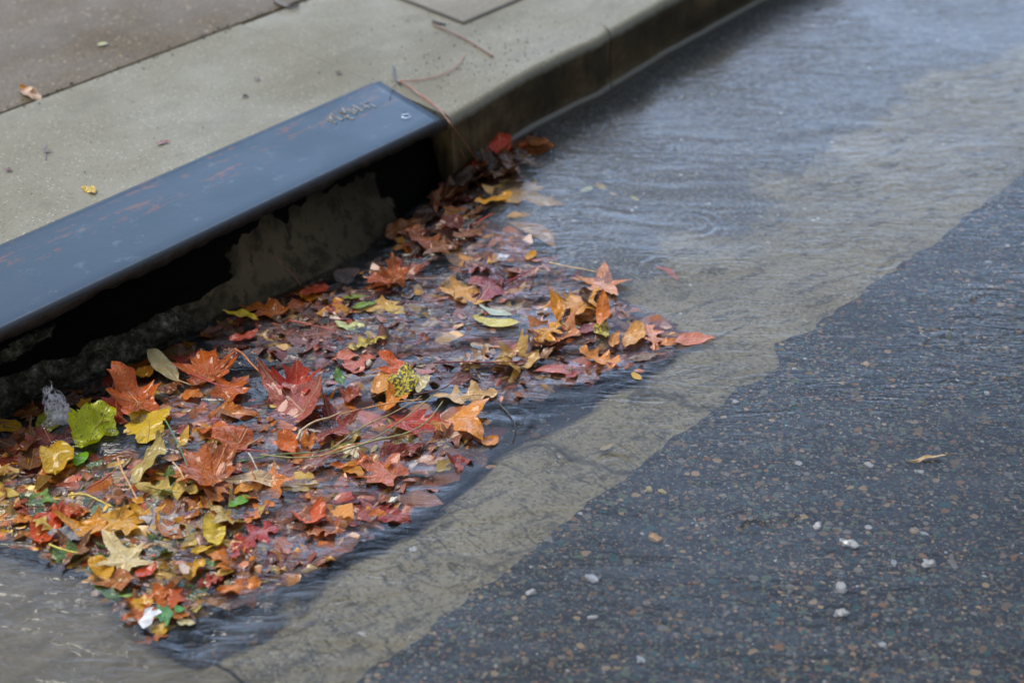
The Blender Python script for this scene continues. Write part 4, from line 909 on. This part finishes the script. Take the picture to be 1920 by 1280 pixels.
# sunken mush of leaf fragments nobody could count
V = []; F = []; C = []
rl = np.random.default_rng(9); polys = [z[0] for z in zones]; pals = [[c for c, _ in PAL[z[1]]] for z in zones]
cnt = 0
while cnt < 3600:
    zi = int(rl.integers(0, len(zones))); poly = polys[zi]; xs = [p[0] for p in poly]; ys = [p[1] for p in poly]
    p = (rl.uniform(min(xs), max(xs)), rl.uniform(min(ys), max(ys)))
    if not inside(p, poly): continue
    cnt += 1
    deep = rl.random() < .72
    w = at(*p); zz = wz(w) + (rl.uniform(-.020, -.006) if deep else rl.uniform(-.006, .001)); w = at(p[0], p[1], zz)
    L = rl.uniform(.022, .078) * (1 if deep else .5); Wd = L * rl.uniform(.25, .6); a = rl.normal(-.6, .8); ca_, sa_ = math.cos(a), math.sin(a)
    n = 7; i0 = len(V); base = np.array(lin(pals[zi][int(rl.integers(0, len(pals[zi])))])) * rl.uniform(.25, 1.25) * np.array((1.08, 1.0, .62))
    tx, ty = rl.normal(0, .22, 2); V.append((w.x, w.y, w.z + .002)); C.append(base)
    for q in range(n):
        th = 2 * math.pi * q / n + rl.uniform(-.25, .25); r = rl.uniform(.65, 1.15); lx, ly = math.cos(th) * L / 2 * r, math.sin(th) * Wd / 2 * r
        V.append((w.x + lx * ca_ - ly * sa_, w.y + lx * sa_ + ly * ca_, w.z + lx * tx + ly * ty + rl.normal(0, .0012))); C.append(base * rl.uniform(.7, 1.1))
    for q in range(n): F.append((i0, i0 + 1 + q, i0 + 1 + (q + 1) % n))
me = mesh('leaf_litter', V, F); ca_ = me.color_attributes.new('col', 'FLOAT_COLOR', 'POINT')
ca_.data.foreach_set('color', np.concatenate([np.array(C), np.ones((len(C), 1))], 1).astype(np.float32).ravel())
o = link('leaf_litter', me, M['litter']); tag(o, 'mush of torn leaf fragments under the water in front of the drain', 'leaf litter', kind='stuff')

# ------------------------------------------------------------------ stems, twigs, grass blades, needles
def strand(name, px, r, col, label, cat, lift=.012, r1=None, ground=None, group=None, rise=None):
    pts = []
    for i, (x, y) in enumerate(px):
        z = ground if ground is not None else wz(at(x, y)) + lift
        if rise: z += rise[i]
        pts.append(at(x, y, z))
    o0 = pts[0]; me = tube([p - o0 for p in pts], r, r1 if r1 is not None else r * .6, name); o = link(name, me, M['stem']); o.location = o0
    o.color = (*lin(col), 1); tag(o, label, cat, group); return o
S = strand
S('stalk', [(341, 694), (370, 706), (400, 718), (424, 726)], .0016, (176, 34, 40), 'bright red stem with a cream knob lying across the rust leaves', 'stem', .022)
S('twig', [(440, 654), (456, 664), (470, 680), (486, 696)], .0019, (226, 138, 66), 'orange twig leaning on the big mauve leaf', 'twig', .026, .0012, rise=(.01, .006, .002, 0))
S('stalk', [(221, 858), (230, 884), (243, 908), (258, 938)], .0016, (222, 168, 108), 'slim tan stem left of the long olive leaf', 'stem', .022)
S('stalk', [(324, 866), (336, 880), (346, 900), (349, 912)], .0015, (228, 184, 128), 'slim cream stem right of the long olive leaf', 'stem', .022)
S('stalk', [(206, 889), (188, 902), (158, 918)], .0015, (190, 80, 58), 'red stem slanting below the lime green leaf', 'stem', .018)
S('stalk', [(425, 832), (418, 850), (406, 878)], .0015, (206, 134, 78), 'orange brown stem dropping from the copper leaf', 'stem', .020)
S('stalk', [(425, 843), (460, 843), (498, 846)], .0014, (190, 84, 72), 'pinkish stem running level right of the copper leaf', 'stem', .016)
S('stalk', [(336, 870), (360, 884), (384, 898)], .0013, (140, 60, 54), 'dark red stem across the salmon brown leaf', 'stem', .020)
S('stalk', [(540, 600), (580, 608), (630, 620)], .0016, (180, 70, 52), 'long red stem in mid stream below the bronze leaf', 'stem', .008)
S('stalk', [(812, 680), (860, 678), (920, 679), (984, 677)], .0014, (150, 66, 56), 'straight dark red stem between the cream pink leaf and the oak leaf', 'stem', .010)
S('stalk', [(1030, 492), (1060, 499), (1090, 504), (1118, 510)], .0017, (222, 196, 156), 'white stem with an orange end beside the pink star leaf', 'stem', .008)
S('stalk', [(955, 526), (980, 514), (1012, 496)], .0014, (190, 70, 66), 'red tipped stem over the plum coloured leaf', 'stem', .008)
S('stalk', [(785, 522), (815, 522), (832, 520)], .0011, (190, 150, 130), 'short pale stem right of the rearing maple leaf', 'stem', .006)
S('stalk', [(884, 424), (900, 414), (924, 400)], .0017, (220, 92, 36), 'orange stem by the lip where water falls in', 'stem', .012)
S('twig', [(937, 758), (954, 776), (966, 800), (962, 826)], .0014, (44, 38, 38), 'thin black curved twig right of the glowing orange leaf', 'twig', .003)
S('twig', [(556, 824), (566, 806), (590, 790), (618, 782), (640, 772)], .0021, (224, 196, 150), 'forked straw coloured twig left of the fir sprig', 'twig', .020, .0010)
S('twig', [(466, 849), (473, 860), (484, 884)], .0016, (190, 180, 164), 'short grey white twig above the long tan strip', 'twig', .018)
S('twig', [(775, 740), (830, 728), (862, 706), (900, 696)], .0013, (120, 80, 62), 'brown twig right of the ivory folded leaf', 'twig', .012)
S('twig', [(1236, 650), (1254, 662), (1268, 678)], .0012, (70, 54, 52), 'dark bent twig below the salmon scrap', 'twig', .006)
S('grass_blade', [(310, 787), (324, 812), (338, 840), (352, 876)], .0013, (84, 140, 84), 'fine green stalk above the long olive leaf', 'grass', .020)
S('grass_blade', [(128, 928), (160, 927), (186, 938), (212, 950)], .0017, (226, 206, 80), 'yellow grass blade looping above the golden orange leaf', 'grass', .022)
S('grass_blade', [(92, 1020), (112, 1028), (134, 1034), (154, 1037)], .0019, (222, 214, 70), 'short yellow grass blade under the silvery glint', 'grass', .012)
S('grass_blade', [(488, 852), (560, 858), (630, 848), (700, 822), (764, 780), (812, 740)], .0014, (170, 160, 100), 'longest olive grass blade sweeping over the raspberry leaf', 'grass', .020)
S('grass_blade', [(640, 846), (700, 826), (760, 812), (800, 790), (830, 752)], .0014, (168, 170, 108), 'pale green grass blade ending at the glowing orange leaf', 'grass', .022)
S('grass_blade', [(640, 776), (690, 764), (740, 754), (792, 748)], .0013, (226, 166, 100), 'straw blade below the tangerine leaf', 'grass', .024)
S('grass_blade', [(600, 856), (660, 834), (740, 820), (816, 806)], .0013, (210, 140, 90), 'orange straw blade across the raspberry leaf', 'grass', .020)
S('grass_blade', [(444, 866), (520, 852), (600, 846), (660, 828)], .0012, (130, 150, 80), 'thin green blade over the washed out salmon leaf', 'grass', .014)
S('grass_blade', [(626, 838), (680, 800), (740, 772), (790, 742)], .0012, (188, 168, 108), 'tan blade crossing the two long grass blades', 'grass', .024)
S('pine_needle', [(516, 478), (530, 498), (548, 512), (565, 536)], .0009, (136, 66, 36), 'lone rust pine needle leaning on the pale inlet wall', 'pine needle', .02, rise=(.05, .035, .02, 0))

# fir sprig: one rachis with comb-like needles
def sprig():
    a = at(664, 772, .012); b = at(714, 802, .012); V = []; F = []; d = (b - a); L = d.length; d /= L; s = Vector((-d.y, d.x, 0))
    me0 = tube([a - a, b - a], .001, .0005, 'rachis')
    ns_ = []
    for i in range(15):
        p = d * L * (i + .5) / 15
        for sg in (-1, 1):
            l = .022 * math.sin(math.pi * (i + 1.5) / 17); q = p + (s * sg * .86 + d * .5) * l + Vector((0, 0, .002)); w = d * .0009
            j = len(V); V += [p - w, p + w, (p + q) / 2 + w * 1.2, q, (p + q) / 2 - w * 1.2]; F += [(j, j + 1, j + 2, j + 3, j + 4)]
    return a, me0, mesh('needles', V, F)
a, m0, m1 = sprig()
sp = link('fir_sprig', m0, M['stem']); sp.location = a + Vector((0, 0, .004)); sp.color = (*lin((180, 90, 60)), 1)
tag(sp, 'reddish fir sprig with comb like needles in the central clump', 'sprig')
nd = link('needles', m1, M['stem'], sp); nd.color = (*lin((206, 104, 74)), 1)

# pine needle bundle over the corner of the steel cover
def bundle(name, label, strands, sheath, cat, col):
    o0 = at(*strands[0][0][0], KT + .004); root = bpy.data.objects.new(name, None); COL.objects.link(root); root.location = o0; tag(root, label, cat)
    for px, zs, r in strands:
        pts = [at(x, y, z) - o0 for (x, y), z in zip(px, zs)]
        n_ = link('needle', tube(pts, r, r * .55, 'needle'), M['stem'], root); n_.color = (*lin(col), 1)
    pts = [at(x, y, KT + .005) - o0 for x, y in sheath]
    s_ = link('sheath', tube(pts, .0016, .0022, 'sheath'), M['stem'], root); s_.color = (*lin((52, 40, 34)), 1)
k = KT + .004
bundle('pine_needle_bundle', 'bundle of long brown pine needles draped over the corner of the steel cover', [
    ([(742, 150), (790, 178), (822, 205), (848, 236), (868, 262), (900, 308)], [k, k + .004, k + .004, k + .002, .08, .012], .0013),
    ([(742, 150), (780, 172), (806, 192), (836, 214), (850, 250), (872, 298)], [k, k + .002, k + .001, k, .085, .03], .0012),
    ([(742, 150), (764, 160), (796, 186), (828, 210)], [k, k + .006, k + .003, k], .0012)],
    [(737, 122), (737, 136), (742, 150), (750, 157)], 'pine needle', (176, 112, 72))
S('pine_needle', [(748, 152), (790, 150), (830, 140), (856, 124), (872, 100)], .0012, (196, 112, 86), 'pinkish pine needle curving away behind the steel cover', 'pine needle', ground=KT + .003)
S('pine_needle', [(742, 160), (734, 168), (730, 186)], .0012, (60, 60, 70), 'short dark needle stub lying on the steel cover', 'pine needle', ground=KT + .004)
S('twig', [(812, 46), (840, 58), (870, 72), (900, 90), (924, 106)], .0016, (136, 84, 62), 'knobbly brown twig on the kerb top near the paving joint', 'twig', ground=KT + .003, r1=.0022)
S('twig', [(1132, 48), (1142, 56), (1148, 62)], .0012, (110, 80, 60), 'tiny twig at the kerb edge farther upstream', 'twig', ground=KT + .003)
S('twig', [(812, 40), (826, 44), (836, 46)], .0035, (60, 46, 40), 'dark bud at the end of the knobbly twig', 'twig', ground=KT + .004)
S('twig', [(515, 2), (528, 10), (545, 14), (560, 10)], .0040, (70, 46, 36), 'dark clump of twig and bark on the far paving joint', 'twig', ground=KT + .004)
S('grass_blade', [(86, 270), (86, 300)], .0009, (120, 90, 130), 'short violet thread on the kerb top left of the drain', 'grass', ground=KT + .001)

# leaves lying on the pavement and kerb top
for kind, b, tp, wf, col, curl, label in [
    ('lance', (38, 168), (84, 185), .38, (226, 190, 160), .25, 'pale tan leaf lying across the paving joint at far left'),
    ('lance', (62, 174), (36, 165), .45, (196, 122, 50), .3, 'orange brown leaf tip beside the pale tan leaf on the joint'),
    ('oval', (182, 84), (202, 80), .6, (202, 200, 120), .1, 'pale green leaf alone on the brown pavement'),
    ('oval', (154, 350), (178, 362), .5, (214, 172, 60), .2, 'yellow leaf lying against the back edge of the steel cover'),
    ('lance', (292, 270), (320, 264), .4, (140, 62, 50), .1, 'dark red sliver of leaf in the middle of the kerb top'),
    ('lance', (78, 281), (98, 282), .4, (120, 74, 66), .1, 'brownish sliver of leaf above the short violet thread'),
    ('scrap', (8, 318), (22, 318), .7, (118, 64, 54), .2, 'red brown scrap at the left edge of the kerb top'),
    ('scrap', (452, 180), (466, 180), .5, (70, 60, 50), .4, 'black curled scrap on the kerb top behind the cover'),
    ('scrap', (628, 136), (640, 134), .7, (52, 54, 60), .3, 'blackish chip on the kerb top nearest the cover corner'),
    ('scrap', (476, 148), (488, 148), .6, (130, 90, 76), .2, 'faint pink brown scrap on the kerb top'),
]:
    o, L = place(kind, b, tp, KT + .003, wf, col, curl=curl, seed=int(b[0]), absz=True); tag(o, label, 'leaf')
gr = random.Random(31)
def grit(name, label, pts, col):
    V = []; F = []
    for (x, y, r) in pts:
        i0 = len(V); n = 6
        V.append((x, y, KT + .0005 + r * .7))
        for q in range(n):
            a = 6.283 * q / n + gr.uniform(-.3, .3); rr_ = r * gr.uniform(.6, 1.3); V.append((x + math.cos(a) * rr_, y + math.sin(a) * rr_, KT - .0008))
        for q in range(n): F.append((i0, i0 + 1 + q, i0 + 1 + (q + 1) % n))
    o = link(name, mesh(name, V, F), plain(name + '_mat', col, .7), smooth=False); return tag(o, label, 'grit', kind='stuff')
pts = []
for _ in range(260):
    c = at(gr.gauss(930, 110), gr.gauss(95, 45), KT)
    if c.y > kface(c.x) + .02: pts.append((c.x, c.y, gr.uniform(.0006, .0024)))
for _ in range(420):
    c = (gr.uniform(.2, 3.4), gr.uniform(2.0, 3.6))
    pts.append((c[0], c[1], gr.uniform(.0005, .0020)))
for _ in range(160):
    u_ = gr.uniform(.6, 1.95); pts.append((u_, JN + gr.gauss(0, .010), gr.uniform(.0008, .003)))
grit('dark_grit', 'dark grit and crumbled leaf scattered over the kerb top and along the joint', pts, (.035, .028, .022))
# leaves adrift over the road side
for kind, b, tp, wf, col, h, label in [
    ('lance', (1698, 868), (1782, 857), .10, (196, 166, 130), .002, 'slender tan willow leaf floating alone over the asphalt'),
    ('oval', (1108, 352), (1090, 362), .6, (200, 206, 160), -.004, 'pale green leaf chip, first of the line drifting in'),
    ('oval', (1118, 346), (1134, 358), .5, (218, 190, 130), -.004, 'straw leaf chip, second of the line drifting in'),
    ('oval', (1142, 362), (1158, 368), .5, (210, 176, 120), -.004, 'tan leaf chip, third of the line drifting in'),
    ('oval', (1184, 370), (1198, 378), .5, (206, 196, 120), -.004, 'olive leaf chip, last of the line drifting in'),
    ('lance', (1230, 500), (1272, 528), .2, (206, 130, 130), -.004, 'faint pink strip under water right of the pink star leaf'),
    ('scrap', (1158, 398), (1180, 398), .6, (96, 78, 66), -.006, 'dark brown clot resting on the gutter floor'),
    ('lance', (1124, 846), (1148, 834), .4, (206, 184, 150), -.006, 'pale woody chip on the sandy gutter strip'),
    ('scrap', (1060, 706), (1082, 698), .6, (160, 56, 48), .004, 'red shrivelled scrap below the orange pink oak leaf'),
    ('oval', (910, 878), (930, 874), .5, (206, 156, 120), -.004, 'salmon chip on the edge of the sandy strip'),
]:
    o, L = place(kind, b, tp, h, wf, col, curl=.15, seed=int(b[0])); tag(o, label, 'leaf')

# ------------------------------------------------------------------ loose stones, shell, paper, splashes
def pebble(px, size, col, label, cat='pebble', z=-.006, name='pebble', asp=.7, hgt=.35, seed=0):
    import bmesh
    bm = bmesh.new(); bmesh.ops.create_icosphere(bm, subdivisions=3, radius=1)
    for v in bm.verts:
        d = 1 + .75 * noise.noise(v.co * 1.3 + Vector((seed * 3.1, 0, 0))) + .45 * noise.cell(v.co * 1.6 + Vector((seed, 2, 0))) * .5 + .2 * noise.noise(v.co * 4 + Vector((seed, 2, 0)))
        v.co *= d
        v.co.y *= asp; v.co.z *= hgt
    me = bpy.data.meshes.new(name); bm.to_mesh(me); bm.free()
    o = link(name, me, M['stone']); o.location = at(px[0], px[1], z); s = size / 2; o.scale = (s, s, s); o.rotation_euler = (0, 0, seed * 1.7 + .4)
    o.color = (*lin(col), 1); return tag(o, label, cat)
def mat_stone():
    t = NT('wet_stone'); oi = t.n('ShaderNodeObjectInfo'); a = t.noise(t.objco(), 2.2, 4)
    col = t.mix(t.maprange(a, .4, .7, 0, .5), oi.outputs['Color'], t.mix(1., oi.outputs['Color'], (.55, .5, .45), 'MULTIPLY'))
    t.bsdf(col, .35, t.bump(a, .4, .05), .5, .3); return t.m
M['stone'] = mat_stone()
W_ = (236, 234, 230)
for i, (px, sz, col, lab) in enumerate([
    ((1591, 1019), .024, W_, 'largest white quartz chip in the asphalt'),
    ((1578, 1102), .017, W_, 'white quartz chip below the largest one'),
    ((1741, 1056), .017, W_, 'ragged white chip right of the largest quartz chip'),
    ((1676, 1055), .012, (220, 224, 236), 'bluish white chip between the largest and the ragged chip'),
    ((1577, 1150), .017, W_, 'white chip straight under the quartz chips, near the picture foot'),
    ((1113, 1086), .018, (214, 218, 224), 'grey white stone just outside the sandy strip'),
    ((995, 1111), .015, W_, 'white stone left of the grey white stone'),
    ((1229, 1010), .019, (226, 176, 112), 'orange tan stone near the sandy strip'),
    ((1216, 919), .012, (216, 190, 140), 'cream stone, left of a pair by the sandy strip'),
    ((1242, 923), .013, (212, 196, 130), 'yellowish stone, right of a pair by the sandy strip'),
    ((1533, 986), .015, W_, 'white angular chip above the largest quartz chip'),
    ((1629, 872), .012, W_, 'small white chip left of the floating willow leaf'),
    ((1624, 684), .013, (230, 200, 160), 'peach stone under the ripples at right'),
    ((1490, 693), .009, W_, 'tiny white chip at the corner of the sandy strip'),
    ((1850, 738), .010, W_, 'tiny white chip near the right edge'),
    ((1112, 1158), .012, W_, 'white chip near the picture foot left of centre'),
    ((1202, 1237), .013, (220, 224, 236), 'bluish white chip at the picture foot'),
    ((1440, 462), .010, W_, 'white grain in the blue water, upper right'),
    ((1425, 413), .008, W_, 'white grain above the other in the blue water'),
    ((1380, 413), .008, (224, 228, 230), 'pale grain left of the two white grains in the blue water'),
    ((776, 1037), .013, W_, 'white pebble on the sandy strip below the pile'),
    ((738, 936), .014, (236, 232, 214), 'round white pebble at the edge of the pile'),
    ((680, 1194), .012, W_, 'white pebble on the sandy strip near the picture foot'),
    ((1342, 654), .008, W_, 'tiny white bead under the pink spear leaf'),
    ((984, 756), .012, (200, 205, 206), 'soft white pebble under water right of the cream peach leaf'),
]):
    onroad = at(*px).y < EDGE
    pebble(px, sz, col, lab, seed=i + 1, z=(-.004 if onroad else (-.016 if i != 21 else .004)), asp=.62 + .1 * (i % 3))
pebble((943, 483), .022, (214, 214, 226), 'small white shell on the leaf crest by the opening', 'shell', z=.010, name='shell', asp=.75, hgt=.3, seed=40)
# torn white paper
V = [(0, 0), (.010, .004), (.014, .012), (.024, .016), (.021, .022), (.012, .020), (.016, .028), (.006, .026), (.002, .018), (-.004, .010)]
me = mesh('paper_scrap', [(x, y, .002 * math.sin(300 * x + 200 * y)) for x, y in V], [tuple(range(len(V)))]); M['paper'] = plain('wet_paper', (.8, .8, .84), .5, .15, 90)
o = link('paper_scrap', me, M['paper'], smooth=False); o.location = at(268, 1178, .008); o.rotation_euler = (.1, -.1, -.5); o.scale = (1.15,) * 3
tag(o, 'torn white paper scrap at the bottom tip of the leaf pile', 'paper')
# splash thrown up against the wall
def mat_foam():
    t = NT('aerated_water'); oc = t.objco(); mp = t.n('ShaderNodeMapping'); t.l(oc, mp.inputs[0]); mp.inputs['Scale'].default_value = (190, 190, 80)
    a = t.noise(mp.outputs[0], 1.0, 4, .7, .8); b = t.noise(oc, 70, 3, .6)
    k = t.math('SUBTRACT', t.math('MULTIPLY_ADD', a, .7, t.math('MULTIPLY', b, .5)), t.math('MULTIPLY', t.attr('thin').outputs['Fac'], .17))
    d = t.n('ShaderNodeBsdfPrincipled'); d.inputs['Base Color'].default_value = (.80, .82, .92, 1); d.inputs['Roughness'].default_value = .18
    tr = t.n('ShaderNodeBsdfTransparent'); m = t.n('ShaderNodeMixShader'); t.l(t.maprange(k, .42, .64, .0, .66), m.inputs[0]); t.l(tr.outputs[0], m.inputs[1]); t.l(d.outputs[0], m.inputs[2]); t.l(m.outputs[0], t.out.inputs[0]); return t.m
M['foam'] = mat_foam()
def splash():
    base = at(122, 796, -.014); V = []; F = []; st = []; ns_, nt_ = 26, 34
    for L_ in range(3):
        i0 = len(V)
        for i in range(nt_ + 1):
            t_ = i / nt_; wd = .034 * (1 - .66 * t_ ** .8) + .004 * noise.noise((t_ * 5, L_, 0))
            for j in range(ns_ + 1):
                q = (j / ns_ - .5) * 2
                x = q * wd - .016 * t_ ** 1.5 + .004 * noise.noise((q * 2, t_ * 3, L_ * 5.)); y = (L_ - 1) * .006 * (1 - t_) + .006 * noise.noise((q * 2.4, t_ * 4, L_ * 7. + 2)) + .006 * (1 - q * q)
                z = t_ * (.078 - .014 * abs(q) - L_ * .010) + .003 * noise.noise((q * 5, t_ * 9, L_ * 3.))
                V.append((x, y, z)); st.append(max(abs(q) ** 2, t_ ** 1.6))
        k = ns_ + 1
        for i in range(nt_):
            for j in range(ns_): F.append((i0 + i * k + j, i0 + i * k + j + 1, i0 + (i + 1) * k + j + 1, i0 + (i + 1) * k + j))
    me = mesh('water_splash', V, F); fattr(me, 'thin', st); o = link('water_splash', me, M['foam']); o.location = base; o.rotation_euler = (-.2, 0, -.75)
    tag(o, 'white water splash jumping at the wall above the lime green leaf', 'splash')
splash()
def crown(px, z, R, label):
    V = []; F = []; n = 26; seg = 6; c = at(px[0], px[1], z)
    for i in range(n):
        a = 2 * math.pi * i / n; h = .0028 * (.4 + .6 * abs(math.sin(a * 3.5))); r = .0011
        for k in range(seg):
            b = 2 * math.pi * k / seg; rr_ = R + r * math.cos(b); V.append((math.cos(a) * rr_, math.sin(a) * rr_, h * .5 + (h * .5 + r) * math.sin(b)))
    for i in range(n):
        for k in range(seg): F.append((i * seg + k, ((i + 1) % n) * seg + k, ((i + 1) % n) * seg + (k + 1) % seg, i * seg + (k + 1) % seg))
    o = link('raindrop_splash', mesh('raindrop_splash', V, F), M['drop']); o.location = c; tag(o, label, 'raindrop')
def mat_drop():
    t = NT('rain_drop'); g = t.n('ShaderNodeBsdfGlass'); g.inputs['IOR'].default_value = 1.33; g.inputs['Roughness'].default_value = .03; t.l(g.outputs[0], t.out.inputs[0]); return t.m
M['drop'] = mat_drop()
crown((761, 217), KT + .002, .0085, 'round raindrop splash on the steel cover near its far corner')
crown((1529, 106), .0005, .010, 'round raindrop splash in the stream, upper right')
crown((1027, 284), .0005, .007, 'tiny raindrop ring beside the kerb upstream of the leaves')
crown((88, 797), .012, .006, 'tiny raindrop crown on the olive teardrop leaf')

# ------------------------------------------------------------------ camera, light, render
cam = bpy.data.cameras.new('camera'); cam.lens = LENS; cam.sensor_width = 36; cam.clip_start = .05; cam.clip_end = 500
co_ = bpy.data.objects.new('camera', cam); COL.objects.link(co_); co_.location = (0, 0, H)
dirv = FWD * math.cos(PITCH) + Vector((0, 0, -math.sin(PITCH)))
co_.rotation_euler = dirv.to_track_quat('-Z', 'Y').to_euler()
cam.dof.use_dof = True; f = at(700, 790); cam.dof.focus_distance = (f - Vector((0, 0, H))).dot(dirv); cam.dof.aperture_fstop = 2.6
scene.camera = co_

SUN_EL, SUN_AZ = math.radians(52), math.radians(100)      # sun bearing measured in this street's axes (x = 0)
w = bpy.data.worlds.new('World'); scene.world = w; w.use_nodes = True; nt = w.node_tree; nt.nodes.clear()
sky = nt.nodes.new('ShaderNodeTexSky'); sky.sky_type = 'NISHITA'; sky.sun_disc = False
sky.sun_elevation = SUN_EL; sky.sun_rotation = math.pi / 2 - SUN_AZ; sky.air_density = 1.2; sky.dust_density = 3.0; sky.ozone_density = 1.5
hs = nt.nodes.new('ShaderNodeHueSaturation'); hs.inputs['Saturation'].default_value = .50
tc = nt.nodes.new('ShaderNodeTexCoord'); cn = nt.nodes.new('ShaderNodeTexNoise'); cn.inputs['Scale'].default_value = 3.2; cn.inputs['Detail'].default_value = 5; cn.inputs['Roughness'].default_value = .6
nt.links.new(tc.outputs['Generated'], cn.inputs['Vector']); cr = nt.nodes.new('ShaderNodeMapRange'); nt.links.new(cn.outputs['Fac'], cr.inputs[0])
for i_, v_ in enumerate((.35, .66, .9, 2.9)): cr.inputs[i_ + 1].default_value = v_
cm = nt.nodes.new('ShaderNodeMix'); cm.data_type = 'RGBA'; cm.blend_type = 'MULTIPLY'; cm.inputs[0].default_value = 1; nt.links.new(hs.outputs[0], cm.inputs[6]); nt.links.new(cr.outputs[0], cm.inputs[7])
dn = nt.nodes.new('ShaderNodeVectorMath'); dn.operation = 'DOT_PRODUCT'; nt.links.new(tc.outputs['Generated'], dn.inputs[0]); dn.inputs[1].default_value = (FWD * math.cos(math.radians(24)) + Vector((0, 0, math.sin(math.radians(24)))))
dr = nt.nodes.new('ShaderNodeMapRange'); dr.interpolation_type = 'SMOOTHSTEP'; nt.links.new(dn.outputs['Value'], dr.inputs[0])
for i_, v_ in enumerate((.84, .985, .58, 3.0)): dr.inputs[i_ + 1].default_value = v_  # bright patch added to the unseen sky ahead, for the water to mirror
cm2 = nt.nodes.new('ShaderNodeMix'); cm2.data_type = 'RGBA'; cm2.blend_type = 'MULTIPLY'; cm2.inputs[0].default_value = 1; nt.links.new(cm.outputs[2], cm2.inputs[6]); nt.links.new(dr.outputs[0], cm2.inputs[7])
tint = nt.nodes.new('ShaderNodeMix'); tint.data_type = 'RGBA'; tint.blend_type = 'MULTIPLY'; tint.inputs[0].default_value = 1; nt.links.new(cm2.outputs[2], tint.inputs[6]); tint.inputs[7].default_value = (.78, .95, 1.20, 1)
tf = nt.nodes.new('ShaderNodeMapRange'); tf.interpolation_type = 'SMOOTHSTEP'; nt.links.new(dn.outputs['Value'], tf.inputs[0]); tf.inputs[1].default_value = .55; tf.inputs[2].default_value = .9; nt.links.new(tf.outputs[0], tint.inputs[0])
bg = nt.nodes.new('ShaderNodeBackground'); bg.inputs['Strength'].default_value = .125
out = nt.nodes.new('ShaderNodeOutputWorld'); nt.links.new(sky.outputs[0], hs.inputs['Color']); nt.links.new(tint.outputs[2], bg.inputs[0]); nt.links.new(bg.outputs[0], out.inputs[0])
sl = bpy.data.lights.new('sun', 'SUN'); sl.energy = 2.0; sl.angle = math.radians(24); sl.color = (1, .90, .74)
so = bpy.data.objects.new('sun', sl); COL.objects.link(so)
sd = Vector((math.cos(SUN_EL) * math.cos(SUN_AZ), math.cos(SUN_EL) * math.sin(SUN_AZ), math.sin(SUN_EL)))
so.rotation_euler = (-sd).to_track_quat('-Z', 'Y').to_euler(); so.location = sd * 5

scene.view_settings.view_transform = 'Standard'; scene.view_settings.look = 'None'; scene.view_settings.exposure = 0; scene.view_settings.gamma = 1
cy = scene.cycles; cy.use_denoising = True; cy.max_bounces = 10; cy.transmission_bounces = 6; cy.transparent_max_bounces = 8
cy.caustics_refractive = True; cy.caustics_reflective = True; cy.blur_glossy = .5; cy.sample_clamp_indirect = 6
